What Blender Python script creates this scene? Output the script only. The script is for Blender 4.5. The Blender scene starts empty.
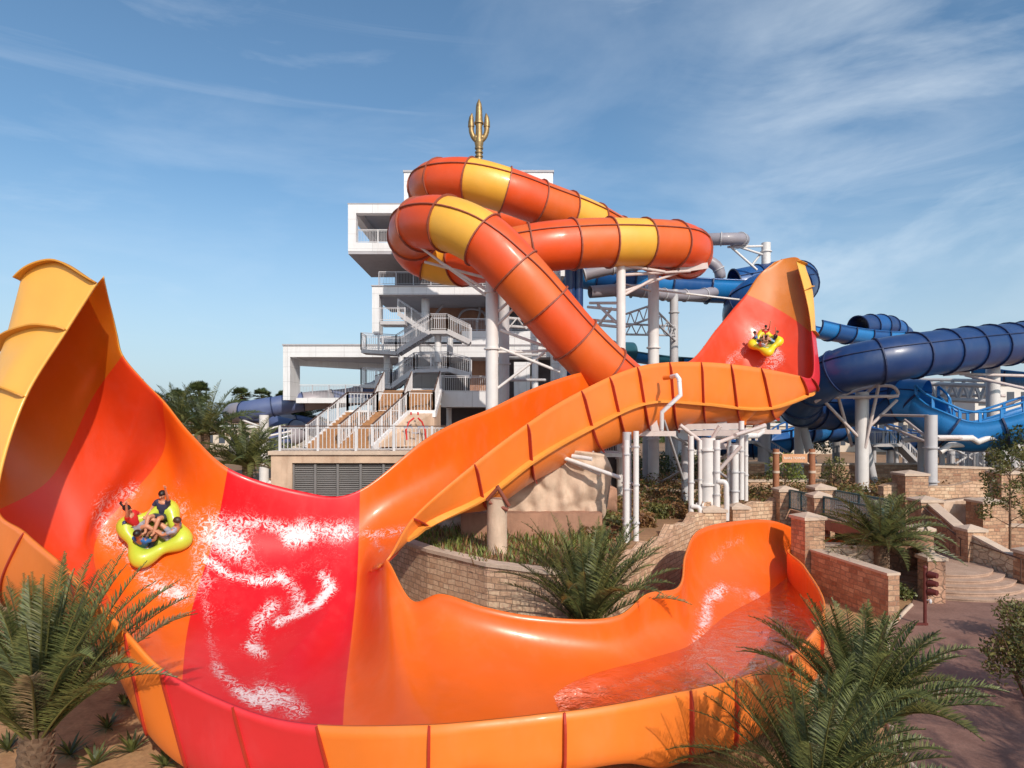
import bpy, math, random
from mathutils import Vector as V, Matrix, noise as NZ
R = math.radians
random.seed(7)
scene = bpy.context.scene
COL = scene.collection
FP, HOR, CH = 650.0, 420.0, 8.0
def P(px, py, Y): return V(((px-512)*Y/FP, Y, CH-(py-HOR)*Y/FP))
def G(px, py, z=0.0):
    Y = FP*(CH-z)/(py-HOR); return V(((px-512)*Y/FP, Y, z))
# ---------------------------------------------------------------- materials
MATS = {}
def newmat(name):
    m = bpy.data.materials.new(name); m.use_nodes = True
    nt = m.node_tree; b = nt.nodes['Principled BSDF']
    MATS[name] = m
    return m, nt, b
def nd(nt, typ, **kw):
    n = nt.nodes.new(typ)
    for k, v in kw.items():
        if k in n.inputs: n.inputs[k].default_value = v
        else: setattr(n, k, v)
    return n
def ramp(nt, src, stops):
    r = nt.nodes.new('ShaderNodeValToRGB'); e = r.color_ramp.elements
    while len(e) < len(stops): e.new(0.5)
    for i, (p, c) in enumerate(stops):
        e[i].position = p; e[i].color = (c[0], c[1], c[2], 1) if not isinstance(c, float) else (c, c, c, 1)
    nt.links.new(src, r.inputs['Fac']); return r.outputs['Color']
def mix(nt, fac, a, b, mode='MIX'):
    m = nt.nodes.new('ShaderNodeMix'); m.data_type = 'RGBA'; m.blend_type = mode
    for s, i in ((fac, 0), (a, 6), (b, 7)):
        if hasattr(s, 'links') or isinstance(s, bpy.types.NodeSocket): nt.links.new(s, m.inputs[i])
        elif i == 0: m.inputs[0].default_value = s
        else: m.inputs[i].default_value = (*s, 1)
    return m.outputs[2]
def tex(nt, scale=5, detail=4, rough=.55, coord='Object', dist=0.0, sc=None):
    c = nt.nodes.new('ShaderNodeTexCoord'); out = c.outputs[coord]
    if sc:
        mp = nt.nodes.new('ShaderNodeMapping'); mp.inputs['Scale'].default_value = sc
        nt.links.new(out, mp.inputs[0]); out = mp.outputs[0]
    n = nt.nodes.new('ShaderNodeTexNoise'); n.inputs['Scale'].default_value = scale
    n.inputs['Detail'].default_value = detail; n.inputs['Roughness'].default_value = rough
    n.inputs['Distortion'].default_value = dist
    nt.links.new(out, n.inputs['Vector']); return n.outputs['Fac']
def bump(nt, b, h, strength=.3, dist=.05):
    bp = nt.nodes.new('ShaderNodeBump'); bp.inputs['Strength'].default_value = strength
    bp.inputs['Distance'].default_value = dist
    nt.links.new(h, bp.inputs['Height']); nt.links.new(bp.outputs[0], b.inputs['Normal'])
def mulc(c, k): return tuple(x*k for x in c)
def simple(name, col, rough=.5, var=.12, scale=1.5, metal=0, coat=0, bmp=0, streak=None, joints=False):
    m, nt, b = newmat(name)
    t = tex(nt, scale, 5, .6)
    c = ramp(nt, t, [(.3, mulc(col, 1-var)), (.7, mulc(col, 1+var*.6))])
    if streak:   # rain streaks and grime
        t2 = tex(nt, 2.5, 5, .6, sc=(1, 1, .16))
        f = ramp(nt, t2, [(.52, 0.0), (.78, streak[1])])
        c = mix(nt, f, c, streak[0])
    if joints:   # cladding panel joints
        tc_ = nt.nodes.new('ShaderNodeTexCoord'); sp = nt.nodes.new('ShaderNodeSeparateXYZ'); nt.links.new(tc_.outputs['Object'], sp.inputs[0])
        sm = nd(nt, 'ShaderNodeMath', operation='ADD'); nt.links.new(sp.outputs[0], sm.inputs[0]); nt.links.new(sp.outputs[1], sm.inputs[1])
        cb = nt.nodes.new('ShaderNodeCombineXYZ'); nt.links.new(sm.outputs[0], cb.inputs[0]); nt.links.new(sp.outputs[2], cb.inputs[1])
        bk = nd(nt, 'ShaderNodeTexBrick', Scale=1.0); nt.links.new(cb.outputs[0], bk.inputs['Vector']); bk.inputs['Mortar Size'].default_value = .012; bk.inputs['Brick Width'].default_value = 2.4; bk.inputs['Row Height'].default_value = 1.25; bk.offset = 0
        c = mix(nt, bk.outputs['Fac'], c, mulc(col, .55))
    nt.links.new(c, b.inputs['Base Color'])
    b.inputs['Roughness'].default_value = rough; b.inputs['Metallic'].default_value = metal
    b.inputs['Coat Weight'].default_value = coat; b.inputs['Coat Roughness'].default_value = .12
    if bmp: bump(nt, b, tex(nt, scale*12, 4, .6), bmp, .02)
    return m
def fibre(name, col, rough=.38, coat=.16, foam=False, grain=.03):
    m, nt, b = newmat(name)
    t = tex(nt, .35, 5, .6); t2 = tex(nt, 1.1, 6, .7, sc=(1, 1, .4))
    c = ramp(nt, t, [(.3, mulc(col, .9)), (.7, mulc(col, 1.06))])
    f2 = ramp(nt, t2, [(.5, 0.0), (.8, .09)])
    pale = tuple(x*.75+.2 for x in col)
    c = mix(nt, f2, c, pale)
    rg = ramp(nt, t2, [(.35, rough*.8), (.75, rough*1.5)])
    if foam:
        at = nd(nt, 'ShaderNodeAttribute', attribute_name='foam')
        n1 = tex(nt, 2.6, 6, .6, dist=2.2); n2 = tex(nt, 9, 7, .75, dist=1.0); n3 = tex(nt, .9, 3, .5)
        def mth(op, x, y=None, z=None, clamp=False):
            q = nd(nt, 'ShaderNodeMath', operation=op, use_clamp=clamp)
            for i_, v_ in enumerate((x, y, z)):
                if v_ is None: continue
                if isinstance(v_, (int, float)): q.inputs[i_].default_value = v_
                else: nt.links.new(v_, q.inputs[i_])
            return q.outputs[0]
        rid = mth('MULTIPLY_ADD', mth('ABSOLUTE', mth('SUBTRACT', n1, .5)), -9, 1.0, True)      # thin filaments
        val = mth('MULTIPLY_ADD', n2, .55, mth('MULTIPLY', rid, .42)); val = mth('MULTIPLY_ADD', n3, .35, val)
        sm_ = mth('MULTIPLY_ADD', at.outputs['Fac'], .58, val)
        mr = nd(nt, 'ShaderNodeMapRange', interpolation_type='SMOOTHSTEP'); nt.links.new(sm_, mr.inputs[0])
        mr.inputs[1].default_value = .86; mr.inputs[2].default_value = 1.30; mr.inputs[3].default_value = 0; mr.inputs[4].default_value = .88
        g = nd(nt, 'ShaderNodeMath', operation='MULTIPLY', use_clamp=True); nt.links.new(mr.outputs[0], g.inputs[0])
        gt = nd(nt, 'ShaderNodeMath', operation='MULTIPLY', use_clamp=True); nt.links.new(at.outputs['Fac'], gt.inputs[0]); gt.inputs[1].default_value = 6
        nt.links.new(gt.outputs[0], g.inputs[1])
        c = mix(nt, g.outputs[0], c, (.86, .82, .83))
        rg = mix(nt, g.outputs[0], rg, (.8, .8, .8))
        hh = nd(nt, 'ShaderNodeMath', operation='MULTIPLY'); nt.links.new(g.outputs[0], hh.inputs[0]); hh.inputs[1].default_value = 1
        bump(nt, b, hh.outputs[0], .5, .05)
    nt.links.new(c, b.inputs['Base Color']); nt.links.new(rg, b.inputs['Roughness'])
    b.inputs['Coat Weight'].default_value = coat; b.inputs['Coat Roughness'].default_value = .15
    return m
def stone(name, c1, c2, mortar, scale=1.0, bw=.55, bh=.24, rubble=False, bmp=.7):
    """coursed blocks in wall coordinates (u along the wall, v up) taken from the UV map in metres"""
    m, nt, b = newmat(name)
    uv = nd(nt, 'ShaderNodeUVMap', uv_map='UVMap')
    src = uv.outputs[0]
    nzt = nd(nt, 'ShaderNodeTexNoise', Scale=1.7, Detail=3.0); nt.links.new(src, nzt.inputs['Vector'])
    mx = nt.nodes.new('ShaderNodeMix'); mx.data_type = 'RGBA'; mx.blend_type = 'LINEAR_LIGHT'; mx.inputs[0].default_value = .07 if not rubble else .12
    nt.links.new(src, mx.inputs[6]); nt.links.new(nzt.outputs['Color'], mx.inputs[7]); src2 = mx.outputs[2]
    if rubble:
        mp = nd(nt, 'ShaderNodeMapping'); mp.inputs['Scale'].default_value = (1/bw, 1/bh, 1); nt.links.new(src2, mp.inputs[0])
        vo = nd(nt, 'ShaderNodeTexVoronoi', feature='DISTANCE_TO_EDGE', Scale=1.0); nt.links.new(mp.outputs[0], vo.inputs['Vector'])
        vc = nd(nt, 'ShaderNodeTexVoronoi', feature='F1', Scale=1.0); nt.links.new(mp.outputs[0], vc.inputs['Vector'])
        edge = ramp(nt, vo.outputs['Distance'], [(.015, 0.0), (.07, 1.0)])
        bwn = nd(nt, 'ShaderNodeRGBToBW'); nt.links.new(vc.outputs['Color'], bwn.inputs[0])
        rnd = bwn.outputs[0]
    else:
        br = nd(nt, 'ShaderNodeTexBrick', Scale=1.0); nt.links.new(src2, br.inputs['Vector'])
        br.inputs['Color1'].default_value = (0, 0, 0, 1); br.inputs['Color2'].default_value = (1, 1, 1, 1); br.inputs['Mortar'].default_value = (.5, .5, .5, 1)
        br.inputs['Mortar Size'].default_value = .018; br.inputs['Mortar Smooth'].default_value = .3
        br.inputs['Brick Width'].default_value = bw; br.inputs['Row Height'].default_value = bh; br.squash = .7; br.squash_frequency = 3; br.offset = .43
        rnd = br.outputs['Color']
        inv = nd(nt, 'ShaderNodeMath', operation='SUBTRACT'); inv.inputs[0].default_value = 1; nt.links.new(br.outputs['Fac'], inv.inputs[1]); edge = inv.outputs[0]
    t = nd(nt, 'ShaderNodeTexNoise', Scale=7.0, Detail=6.0, Roughness=.65); nt.links.new(src, t.inputs['Vector'])
    big = nd(nt, 'ShaderNodeTexNoise', Scale=.5, Detail=4.0); nt.links.new(src, big.inputs['Vector'])
    c = mix(nt, rnd, c1, c2)
    c = mix(nt, .55, c, ramp(nt, t.outputs['Fac'], [(.3, (.25, .25, .25)), (.7, (.8, .8, .8))]), 'OVERLAY')
    c = mix(nt, .45, c, ramp(nt, big.outputs['Fac'], [(.35, (.3, .3, .3)), (.65, (.68, .68, .68))]), 'OVERLAY')
    c = mix(nt, edge, mortar, c)
    nt.links.new(c, b.inputs['Base Color']); b.inputs['Roughness'].default_value = .9
    hh = nd(nt, 'ShaderNodeMath', operation='MULTIPLY_ADD'); nt.links.new(t.outputs['Fac'], hh.inputs[0]); hh.inputs[1].default_value = .5; nt.links.new(edge, hh.inputs[2])
    bump(nt, b, hh.outputs[0], bmp, .05)
    return m
# ---------------------------------------------------------------- mesh builder
class MB:
    def __init__(s): s.v = []; s.f = []; s.m = []; s.uv = {}; s.smooth = set()
    def add(s, vs, fs, mi=0, uvs=None, smooth=False):
        o = len(s.v); s.v += [tuple(x) for x in vs]
        for k, f in enumerate(fs):
            if uvs: s.uv[len(s.f)] = uvs[k]
            if smooth: s.smooth.add(len(s.f))
            s.f.append(tuple(o+i for i in f)); s.m.append(mi)
        return o
    def hexa(s, c, mi=0):        # 8 corners: bottom 4 ccw, top 4 ccw ; UVs in metres along the faces
        fs = [(3, 2, 1, 0), (4, 5, 6, 7), (0, 1, 5, 4), (1, 2, 6, 5), (2, 3, 7, 6), (3, 0, 4, 7)]
        c = [V(x) for x in c]; uvs = []
        run = [0, (c[1]-c[0]).length]; run.append(run[1]+(c[2]-c[1]).length); run.append(run[2]+(c[3]-c[2]).length); run.append(run[3]+(c[0]-c[3]).length)
        off = (c[0].x*.37+c[0].y*.61) % 7
        for k, f in enumerate(fs):
            if k < 2: uvs.append([(c[i].x, c[i].y) for i in f])
            else:
                a = k-2; uvs.append([(off+run[a], c[f[0]].z), (off+run[a+1], c[f[1]].z), (off+run[a+1], c[f[2]].z), (off+run[a], c[f[3]].z)])
        s.add(c, fs, mi, uvs)
    def box(s, x0, x1, y0, y1, z0, z1, mi=0):
        s.hexa([(x0, y0, z0), (x1, y0, z0), (x1, y1, z0), (x0, y1, z0), (x0, y0, z1), (x1, y0, z1), (x1, y1, z1), (x0, y1, z1)], mi)
    def beam(s, a, b, w, h=None, mi=0, up=V((0, 0, 1))):
        a = V(a); b = V(b); h = h or w; d = (b-a).normalized()
        if abs(d.dot(up)) > .98: up = V((0, 1, 0))
        sd = d.cross(up).normalized()*w/2; u = sd.cross(d).normalized()*h/2
        s.hexa([a-sd-u, a+sd-u, b+sd-u, b-sd-u, a-sd+u, a+sd+u, b+sd+u, b-sd+u], mi)
    def tube(s, pts, r, n=10, mi=0, caps=True, sm=True):
        pts = [V(p) for p in pts]; rs = r if isinstance(r, (list, tuple)) else [r]*len(pts)
        vs = []; ref = None
        for i, p in enumerate(pts):
            d = (pts[min(i+1, len(pts)-1)]-pts[max(i-1, 0)]).normalized()
            if ref is None: ref = V((0, 0, 1)) if abs(d.z) < .9 else V((1, 0, 0))
            x = d.cross(ref)
            if x.length < 1e-4: x = d.cross(V((0, 1, 0)))
            x.normalize(); y = x.cross(d).normalized(); ref = y
            for k in range(n):
                a = 2*math.pi*k/n; vs.append(p+(x*math.cos(a)+y*math.sin(a))*rs[i])
        fs = [(i*n+k, i*n+(k+1) % n, (i+1)*n+(k+1) % n, (i+1)*n+k) for i in range(len(pts)-1) for k in range(n)]
        s.add(vs, fs, mi, smooth=sm)
        if caps: s.add(vs[:n], [tuple(range(n-1, -1, -1))], mi); s.add(vs[-n:], [tuple(range(n))], mi)
    def cyl(s, p, r, z0, z1, n=20, mi=0, r2=None):
        s.tube([(p[0], p[1], z0), (p[0], p[1], z1)], [r, r if r2 is None else r2], n, mi)
    def ball(s, c, rx, ry=None, rz=None, n=12, m=8, mi=0, rot=None, jit=0):
        ry = ry or rx; rz = rz or rx; vs = []; c = V(c)
        for i in range(m+1):
            t = math.pi*i/m
            for k in range(n):
                a = 2*math.pi*k/n; q = V((rx*math.sin(t)*math.cos(a), ry*math.sin(t)*math.sin(a), rz*math.cos(t)))
                if jit: q *= 1+jit*NZ.noise(q*1.3+c)
                if rot: q = rot @ q
                vs.append(c+q)
        s.add(vs, [(i*n+k, (i+1)*n+k, (i+1)*n+(k+1) % n, i*n+(k+1) % n) for i in range(m) for k in range(n)], mi, smooth=True)
    def build(s, name, mats, parent=None):
        me = bpy.data.meshes.new(name); me.from_pydata(s.v, [], s.f)
        mats = mats if isinstance(mats, (list, tuple)) else [mats]
        for m in mats: me.materials.append(MATS[m] if isinstance(m, str) else m)
        me.polygons.foreach_set('material_index', s.m)
        me.polygons.foreach_set('use_smooth', [i in s.smooth for i in range(len(s.f))])
        if s.uv:
            ul = me.uv_layers.new(name='UVMap')
            for i, u in s.uv.items():
                for li, q in zip(me.polygons[i].loop_indices, u): ul.data[li].uv = q
        me.update()
        o = bpy.data.objects.new(name, me); COL.objects.link(o)
        if parent: o.parent = parent; o.matrix_parent_inverse = Matrix.Translation(-V(parent.location)) if not parent.rotation_euler[2] and not parent.get('_m') else Matrix.Identity(4)
        return o
def tag(o, label, cat, group=None):
    o['label'] = label; o['category'] = cat
    if group: o['group'] = group
    return o
def thing(name, label, cat, loc=(0, 0, 0), group=None):
    o = bpy.data.objects.new(name, None); COL.objects.link(o); o.location = loc; o.empty_display_size = .3
    return tag(o, label, cat, group)
def struct(o, kind='structure'): o['kind'] = kind; return o
def copy_tree(o, parent=None):
    c = o.copy(); COL.objects.link(c)
    if parent: c.parent = parent
    for ch in list(o.children): copy_tree(ch, c)
    return c
# ---------------------------------------------------------------- curves
def hermite(pts, per):
    """smooth interpolation of a list of point rows; returns rows (per steps between knots)"""
    n = len(pts); out = []
    h = []
    for i in range(n-1):
        k = len(pts[i]); step = max(1, k//8)
        h.append(max(1e-3, sum((pts[i+1][j]-pts[i][j]).length for j in range(0, k, step))**.75))
    def tan(i, j):
        if i == 0: return (pts[1][j]-pts[0][j])/h[0]
        if i == n-1: return (pts[-1][j]-pts[-2][j])/h[-1]
        a = (pts[i][j]-pts[i-1][j])/h[i-1]; b = (pts[i+1][j]-pts[i][j])/h[i]
        return (a*h[i]+b*h[i-1])/(h[i]+h[i-1])
    T = [[tan(i, j) for j in range(len(pts[i]))] for i in range(n)]
    for i in range(n-1):
        for q in range(per if i < n-2 else per+1):
            t = q/per; t2 = t*t; t3 = t2*t
            out.append([pts[i][j]*(2*t3-3*t2+1)+T[i][j]*h[i]*(t3-2*t2+t)+pts[i+1][j]*(-2*t3+3*t2)+T[i+1][j]*h[i]*(t3-t2) for j in range(len(pts[i]))])
    return out
def curve(pts, per=8): return [r[0] for r in hermite([[V(p)] for p in pts], per)]
def resample(pts, n):
    L = [0]
    for a, b in zip(pts, pts[1:]): L.append(L[-1]+(b-a).length)
    out = []; j = 0
    for i in range(n):
        t = L[-1]*i/(n-1)
        while j < len(pts)-2 and L[j+1] < t: j += 1
        f = (t-L[j])/max(1e-9, L[j+1]-L[j]); out.append(pts[j].lerp(pts[j+1], min(1, max(0, f))))
    return out
def dense(ctrl, n): return resample(curve(ctrl, 10), n)
OR, RE, YE, RO = (.82, .125, .007), (.66, .007, .014), (.86, .44, .045), (.70, .052, .010)
for nm, c in (('fibreglass_orange', OR), ('fibreglass_red', RE), ('fibreglass_yellow', (.55, .15, .007)), ('fibreglass_red_orange', RO)):
    fibre(nm, c, foam=True)
fibre('shell_orange', (.86, .205, .026), .42); fibre('shell_red', (.68, .025, .032), .42); fibre('shell_yellow', (.84, .42, .07), .42)
fibre('shell_red_orange', (.74, .085, .015), .42)
fibre('lip_orange', (.86, .30, .045), .45)
fibre('tube_orange', (.72, .125, .018), .42, .12); fibre('tube_red_orange', (.76, .085, .013), .42, .12); fibre('tube_yellow', (.84, .43, .05), .42, .15)
fibre('flange_brown', (.22, .055, .03), .6, 0); fibre('flange_tube', (.30, .075, .04), .55, 0); fibre('flange_red', (.42, .032, .015), .5, 0); fibre('flange_yellow', (.62, .27, .03), .5, 0)
fibre('blue_dark', (.012, .042, .145), .35); fibre('blue_mid', (.012, .09, .29), .35); fibre('blue_light', (.02, .20, .52), .3)
fibre('blue_flange', (.012, .025, .085), .5, 0); fibre('grey_fibre', (.30, .27, .30), .45); fibre('grey_blue_fibre', (.10, .13, .26), .4)
fibre('green_blue', (.02, .10, .14), .35)
simple('white_paint', (.74, .73, .74), .55, .06, 1.2, streak=((.42, .36, .31), .36), joints=True)
simple('white_steel', (.70, .66, .64), .45, .06, 1.5, streak=((.42, .30, .22), .3))
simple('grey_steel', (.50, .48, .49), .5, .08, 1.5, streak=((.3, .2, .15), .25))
simple('pinkish_steel', (.58, .48, .45), .5, .08, 1.5, streak=((.35, .2, .15), .3))
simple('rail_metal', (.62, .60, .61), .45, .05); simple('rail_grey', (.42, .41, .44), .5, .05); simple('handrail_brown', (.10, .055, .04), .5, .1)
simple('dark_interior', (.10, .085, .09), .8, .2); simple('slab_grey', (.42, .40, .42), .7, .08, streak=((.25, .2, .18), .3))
simple('tread_wood', (.40, .20, .09), .7, .25, 4); simple('louvre_grey', (.20, .185, .18), .5, .1)
simple('stucco', (.60, .42, .30), .9, .25, .8, bmp=.5, streak=((.36, .20, .13), .7))
simple('rock_pale', (.58, .42, .31), .9, .28, .9, bmp=1.0, streak=((.38, .22, .14), .55))
simple('rock_brown', (.38, .20, .13), .9, .25, .9, bmp=.7, streak=((.2, .1, .07), .6))
simple('cap_stone', (.58, .44, .34), .85, .14, 2.5, bmp=.4)
simple('gold', (.36, .24, .11), .5, .35, 3, metal=.7)
simple('wood_post', (.34, .13, .06), .7, .25, 3); simple('sign_board', (.62, .30, .15), .7, .15, 3); simple('sign_letter', (.8, .74, .68), .6, .03)
simple('blue_tile', (.02, .05, .2), .4, .2); simple('teal_frame', (.03, .10, .12), .4, .1)
simple('city_cream', (.62, .52, .42), .85, .1, .3); simple('city_white', (.66, .62, .58), .85, .08, .3); simple('window_dark', (.07, .08, .10), .25, .1)
simple('bark', (.17, .10, .06), .95, .4, 8, bmp=.8); simple('rubber', (.03, .03, .03), .7, .1)
simple('raft_vinyl', (.50, .60, .05), .38, .05, 3, coat=.2); simple('raft_floor', (.42, .46, .05), .5, .08); simple('raft_yellow', (.80, .62, .02), .38, .05, 3, coat=.2)
simple('patch_white', (.8, .8, .8), .5, .03); simple('print_navy', (.02, .04, .15), .5, .05)
simple('skin_light', (.56, .27, .16), .5, .08, 9); simple('skin_tan', (.34, .14, .075), .5, .08, 9)
simple('hair_black', (.012, .009, .008), .5, .2, 20); simple('hair_brown', (.06, .03, .018), .5, .2, 20)
simple('shirt_red', (.6, .02, .02), .7, .1, 9); simple('shirt_blue', (.02, .13, .38), .7, .1, 9); simple('shirt_navy', (.03, .035, .08), .7, .1, 9)
simple('shirt_grey', (.33, .36, .46), .7, .1, 9); simple('shorts_dark', (.04, .04, .06), .7, .1, 9); simple('shorts_grey', (.3, .3, .36), .7, .1, 9); simple('shorts_pale', (.25, .42, .6), .7, .1, 9)
simple('signal_red', (.12, .022, .018), .55, .15, 4)
stone('stone_block', (.33, .165, .10), (.54, .345, .22), (.30, .20, .14), bw=.52, bh=.21)
stone('stone_pale', (.50, .30, .185), (.68, .46, .31), (.34, .22, .15), bw=.46, bh=.22)
stone('stone_rubble', (.34, .17, .11), (.50, .30, .20), (.28, .17, .115), rubble=True, bw=.5, bh=.32)
stone('stone_rubble_pale', (.52, .38, .27), (.66, .53, .39), (.38, .27, .19), rubble=True, bw=.42, bh=.3)
# plants
def leaf(name, c1, c2, rough=.5, tr=.25):
    m, nt, b = newmat(name)
    g = nd(nt, 'ShaderNodeNewGeometry'); t = tex(nt, .8, 3, .5)
    ad = nd(nt, 'ShaderNodeMath', operation='MULTIPLY_ADD'); nt.links.new(t, ad.inputs[0]); ad.inputs[1].default_value = .8
    sb = nd(nt, 'ShaderNodeMath', operation='MULTIPLY_ADD'); nt.links.new(g.outputs['Random Per Island'], sb.inputs[0]); sb.inputs[1].default_value = .7; sb.inputs[2].default_value = -.25
    nt.links.new(sb.outputs[0], ad.inputs[2])
    c = ramp(nt, ad.outputs[0], [(.15, c1), (.85, c2)])
    nt.links.new(c, b.inputs['Base Color']); b.inputs['Roughness'].default_value = rough
    tl = nd(nt, 'ShaderNodeBsdfTranslucent'); nt.links.new(c, tl.inputs[0])
    mx = nd(nt, 'ShaderNodeMixShader'); mx.inputs[0].default_value = tr
    nt.links.new(b.outputs[0], mx.inputs[1]); nt.links.new(tl.outputs[0], mx.inputs[2]); nt.links.new(mx.outputs[0], nt.nodes['Material Output'].inputs[0])
leaf('leaf_palm', (.055, .072, .024), (.20, .215, .065), .45); leaf('leaf_dry', (.16, .10, .05), (.30, .21, .10), .7); leaf('leaf_far', (.035, .055, .02), (.11, .13, .04)); leaf('leaf_shrub', (.06, .07, .02), (.22, .20, .06))
leaf('leaf_rust', (.17, .075, .04), (.34, .19, .07)); leaf('leaf_lime', (.10, .14, .03), (.26, .28, .06)); leaf('leaf_tree', (.03, .05, .02), (.09, .11, .035))
# grounds
def ground(name, a, b_, sc, bm=.4, fine=40):
    m, nt, b = newmat(name)
    t = tex(nt, sc, 6, .62); f = tex(nt, fine, 4, .7); big = tex(nt, sc*.12, 3, .5)
    c = ramp(nt, t, [(.32, a), (.68, b_)])
    c = mix(nt, .5, c, ramp(nt, f, [(.3, (.3, .3, .3)), (.7, (.7, .7, .7))]), 'OVERLAY')
    c = mix(nt, .4, c, ramp(nt, big, [(.35, (.35, .35, .35)), (.65, (.65, .65, .65))]), 'OVERLAY')
    nt.links.new(c, b.inputs['Base Color']); b.inputs['Roughness'].default_value = .92; bump(nt, b, f, bm, .02)
ground('plaza_ground', (.20, .098, .074), (.29, .155, .118), .9, .25, 14)
ground('soil', (.34, .18, .085), (.50, .29, .14), 1.6, .6, 9)
ground('bed_soil', (.24, .13, .07), (.36, .20, .10), 1.2, .6, 9)
ground('step_stone', (.34, .215, .155), (.47, .32, .24), 1.5, .3, 18)
# thin sheet of running water
m, nt, b = newmat('flowing_water')
for n in list(nt.nodes):
    if n.type != 'OUTPUT_MATERIAL': nt.nodes.remove(n)
wn = tex(nt, 1.6, 4, .6, dist=1.0)
bp = nd(nt, 'ShaderNodeBump', Strength=.6, Distance=.08); nt.links.new(wn, bp.inputs['Height'])
gl = nd(nt, 'ShaderNodeBsdfGlossy', Roughness=.08); nt.links.new(bp.outputs[0], gl.inputs['Normal'])
tr = nd(nt, 'ShaderNodeBsdfTransparent'); tr.inputs[0].default_value = (.90, .60, .52, 1)
fr = nd(nt, 'ShaderNodeFresnel', IOR=1.16); nt.links.new(bp.outputs[0], fr.inputs['Normal'])
mxs = nd(nt, 'ShaderNodeMixShader'); kf = nd(nt, 'ShaderNodeMath', operation='MULTIPLY'); nt.links.new(fr.outputs[0], kf.inputs[0]); kf.inputs[1].default_value = .5; nt.links.new(kf.outputs[0], mxs.inputs[0]); nt.links.new(tr.outputs[0], mxs.inputs[1]); nt.links.new(gl.outputs[0], mxs.inputs[2])
nt.links.new(mxs.outputs[0], nt.nodes['Material Output'].inputs[0])
m, nt, b = newmat('rail_glass'); b.inputs['Base Color'].default_value = (.25, .32, .33, 1); b.inputs['Roughness'].default_value = .1; b.inputs['Alpha'].default_value = .45
# ---------------------------------------------------------------- camera, sun, sky
cam = bpy.data.cameras.new('camera'); co = bpy.data.objects.new('camera', cam); COL.objects.link(co)
co.location = (0, 0, CH); co.rotation_euler = (R(90), 0, 0); cam.lens = FP/1024*36; cam.sensor_width = 36
cam.shift_y = (HOR-384)/1024; cam.clip_end = 6000; cam.clip_start = .1; scene.camera = co
SAZ, SEL = (.40, -.92), 34
sd = V((SAZ[0], SAZ[1], 0)).normalized()*math.cos(R(SEL)); sd.z = math.sin(R(SEL))
sl = bpy.data.lights.new('sun', 'SUN'); sl.energy = 3.7; sl.angle = R(.6); sl.color = (1, .90, .78)
so = bpy.data.objects.new('sun', sl); COL.objects.link(so); so.rotation_euler = sd.to_track_quat('Z', 'Y').to_euler(); so.location = (0, 0, 60)
w = bpy.data.worlds.new('World'); scene.world = w; w.use_nodes = True; nt = w.node_tree; bg = nt.nodes['Background']
sky = nt.nodes.new('ShaderNodeTexSky'); sky.sky_type = 'NISHITA'; sky.sun_disc = False; sky.sun_elevation = R(SEL)
sky.sun_rotation = math.atan2(sd.x, sd.y); sky.air_density = 1.0; sky.dust_density = 1.6; sky.ozone_density = 2.0; sky.altitude = 0
tc = nt.nodes.new('ShaderNodeTexCoord')
def cloud(rot, scl, sc, lo, hi, amt, loc=(0, 0, 0)):
    mp = nt.nodes.new('ShaderNodeMapping'); mp.inputs['Rotation'].default_value = rot; mp.inputs['Scale'].default_value = scl; mp.inputs['Location'].default_value = loc
    nt.links.new(tc.outputs['Generated'], mp.inputs[0])
    n = nd(nt, 'ShaderNodeTexNoise', Scale=sc, Detail=9.0, Roughness=.58, Distortion=.5); nt.links.new(mp.outputs[0], n.inputs['Vector'])
    return ramp(nt, n.outputs['Fac'], [(lo, 0.0), (hi, amt)])
c1 = cloud((0, R(28), 0), (1.0, 1.0, 5.5), 2.1, .56, .88, .30, (.3, 0, .2)); c2 = cloud((0, R(-20), R(10)), (1, 1, 3), 1.5, .55, .92, .30, (4.0, 1, .7))
SK0 = mix(nt, 1.0, sky.outputs[0], (.79, .99, 1.03), 'MULTIPLY'); SKYM = mix(nt, c1, SK0, (7.6, 8.0, 8.4)); SKYM = mix(nt, c2, SKYM, (7.2, 7.7, 8.2))
sx = nt.nodes.new('ShaderNodeSeparateXYZ'); nt.links.new(tc.outputs['Generated'], sx.inputs[0])
def mrange(a, b):
    r = nd(nt, 'ShaderNodeMapRange', interpolation_type='SMOOTHSTEP'); nt.links.new(sx.outputs[0], r.inputs[0]); r.inputs[1].default_value = a; r.inputs[2].default_value = b; return r.outputs[0]
c3 = cloud((0, R(24), 0), (.5, 1.0, 16), 1.1, .60, .84, .22, (.2, 0, 1.3)); c4 = cloud((0, R(-35), R(20)), (1, 1, 2.2), 2.6, .46, .85, .62, (2.0, 1, .3))
SKYM = mix(nt, mix(nt, mrange(.05, -.15), (0, 0, 0), c3), SKYM, (7.0, 7.4, 7.9)); SKYM = mix(nt, mix(nt, mrange(.12, .42), (0, 0, 0), c4), SKYM, (7.3, 7.9, 8.2))
hz = nd(nt, 'ShaderNodeMapRange', interpolation_type='SMOOTHSTEP'); nt.links.new(sx.outputs[2], hz.inputs[0]); hz.inputs[1].default_value = .36; hz.inputs[2].default_value = -.02; hz.inputs[3].default_value = 0; hz.inputs[4].default_value = .72
SKYM = mix(nt, hz.outputs[0], SKYM, (4.0, 4.75, 5.6))
nt.links.new(SKYM, bg.inputs[0]); bg.inputs['Strength'].default_value = .145
scene.view_settings.view_transform = 'Standard'; scene.view_settings.look = 'None'; scene.view_settings.exposure = 0; scene.view_settings.gamma = 1
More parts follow.
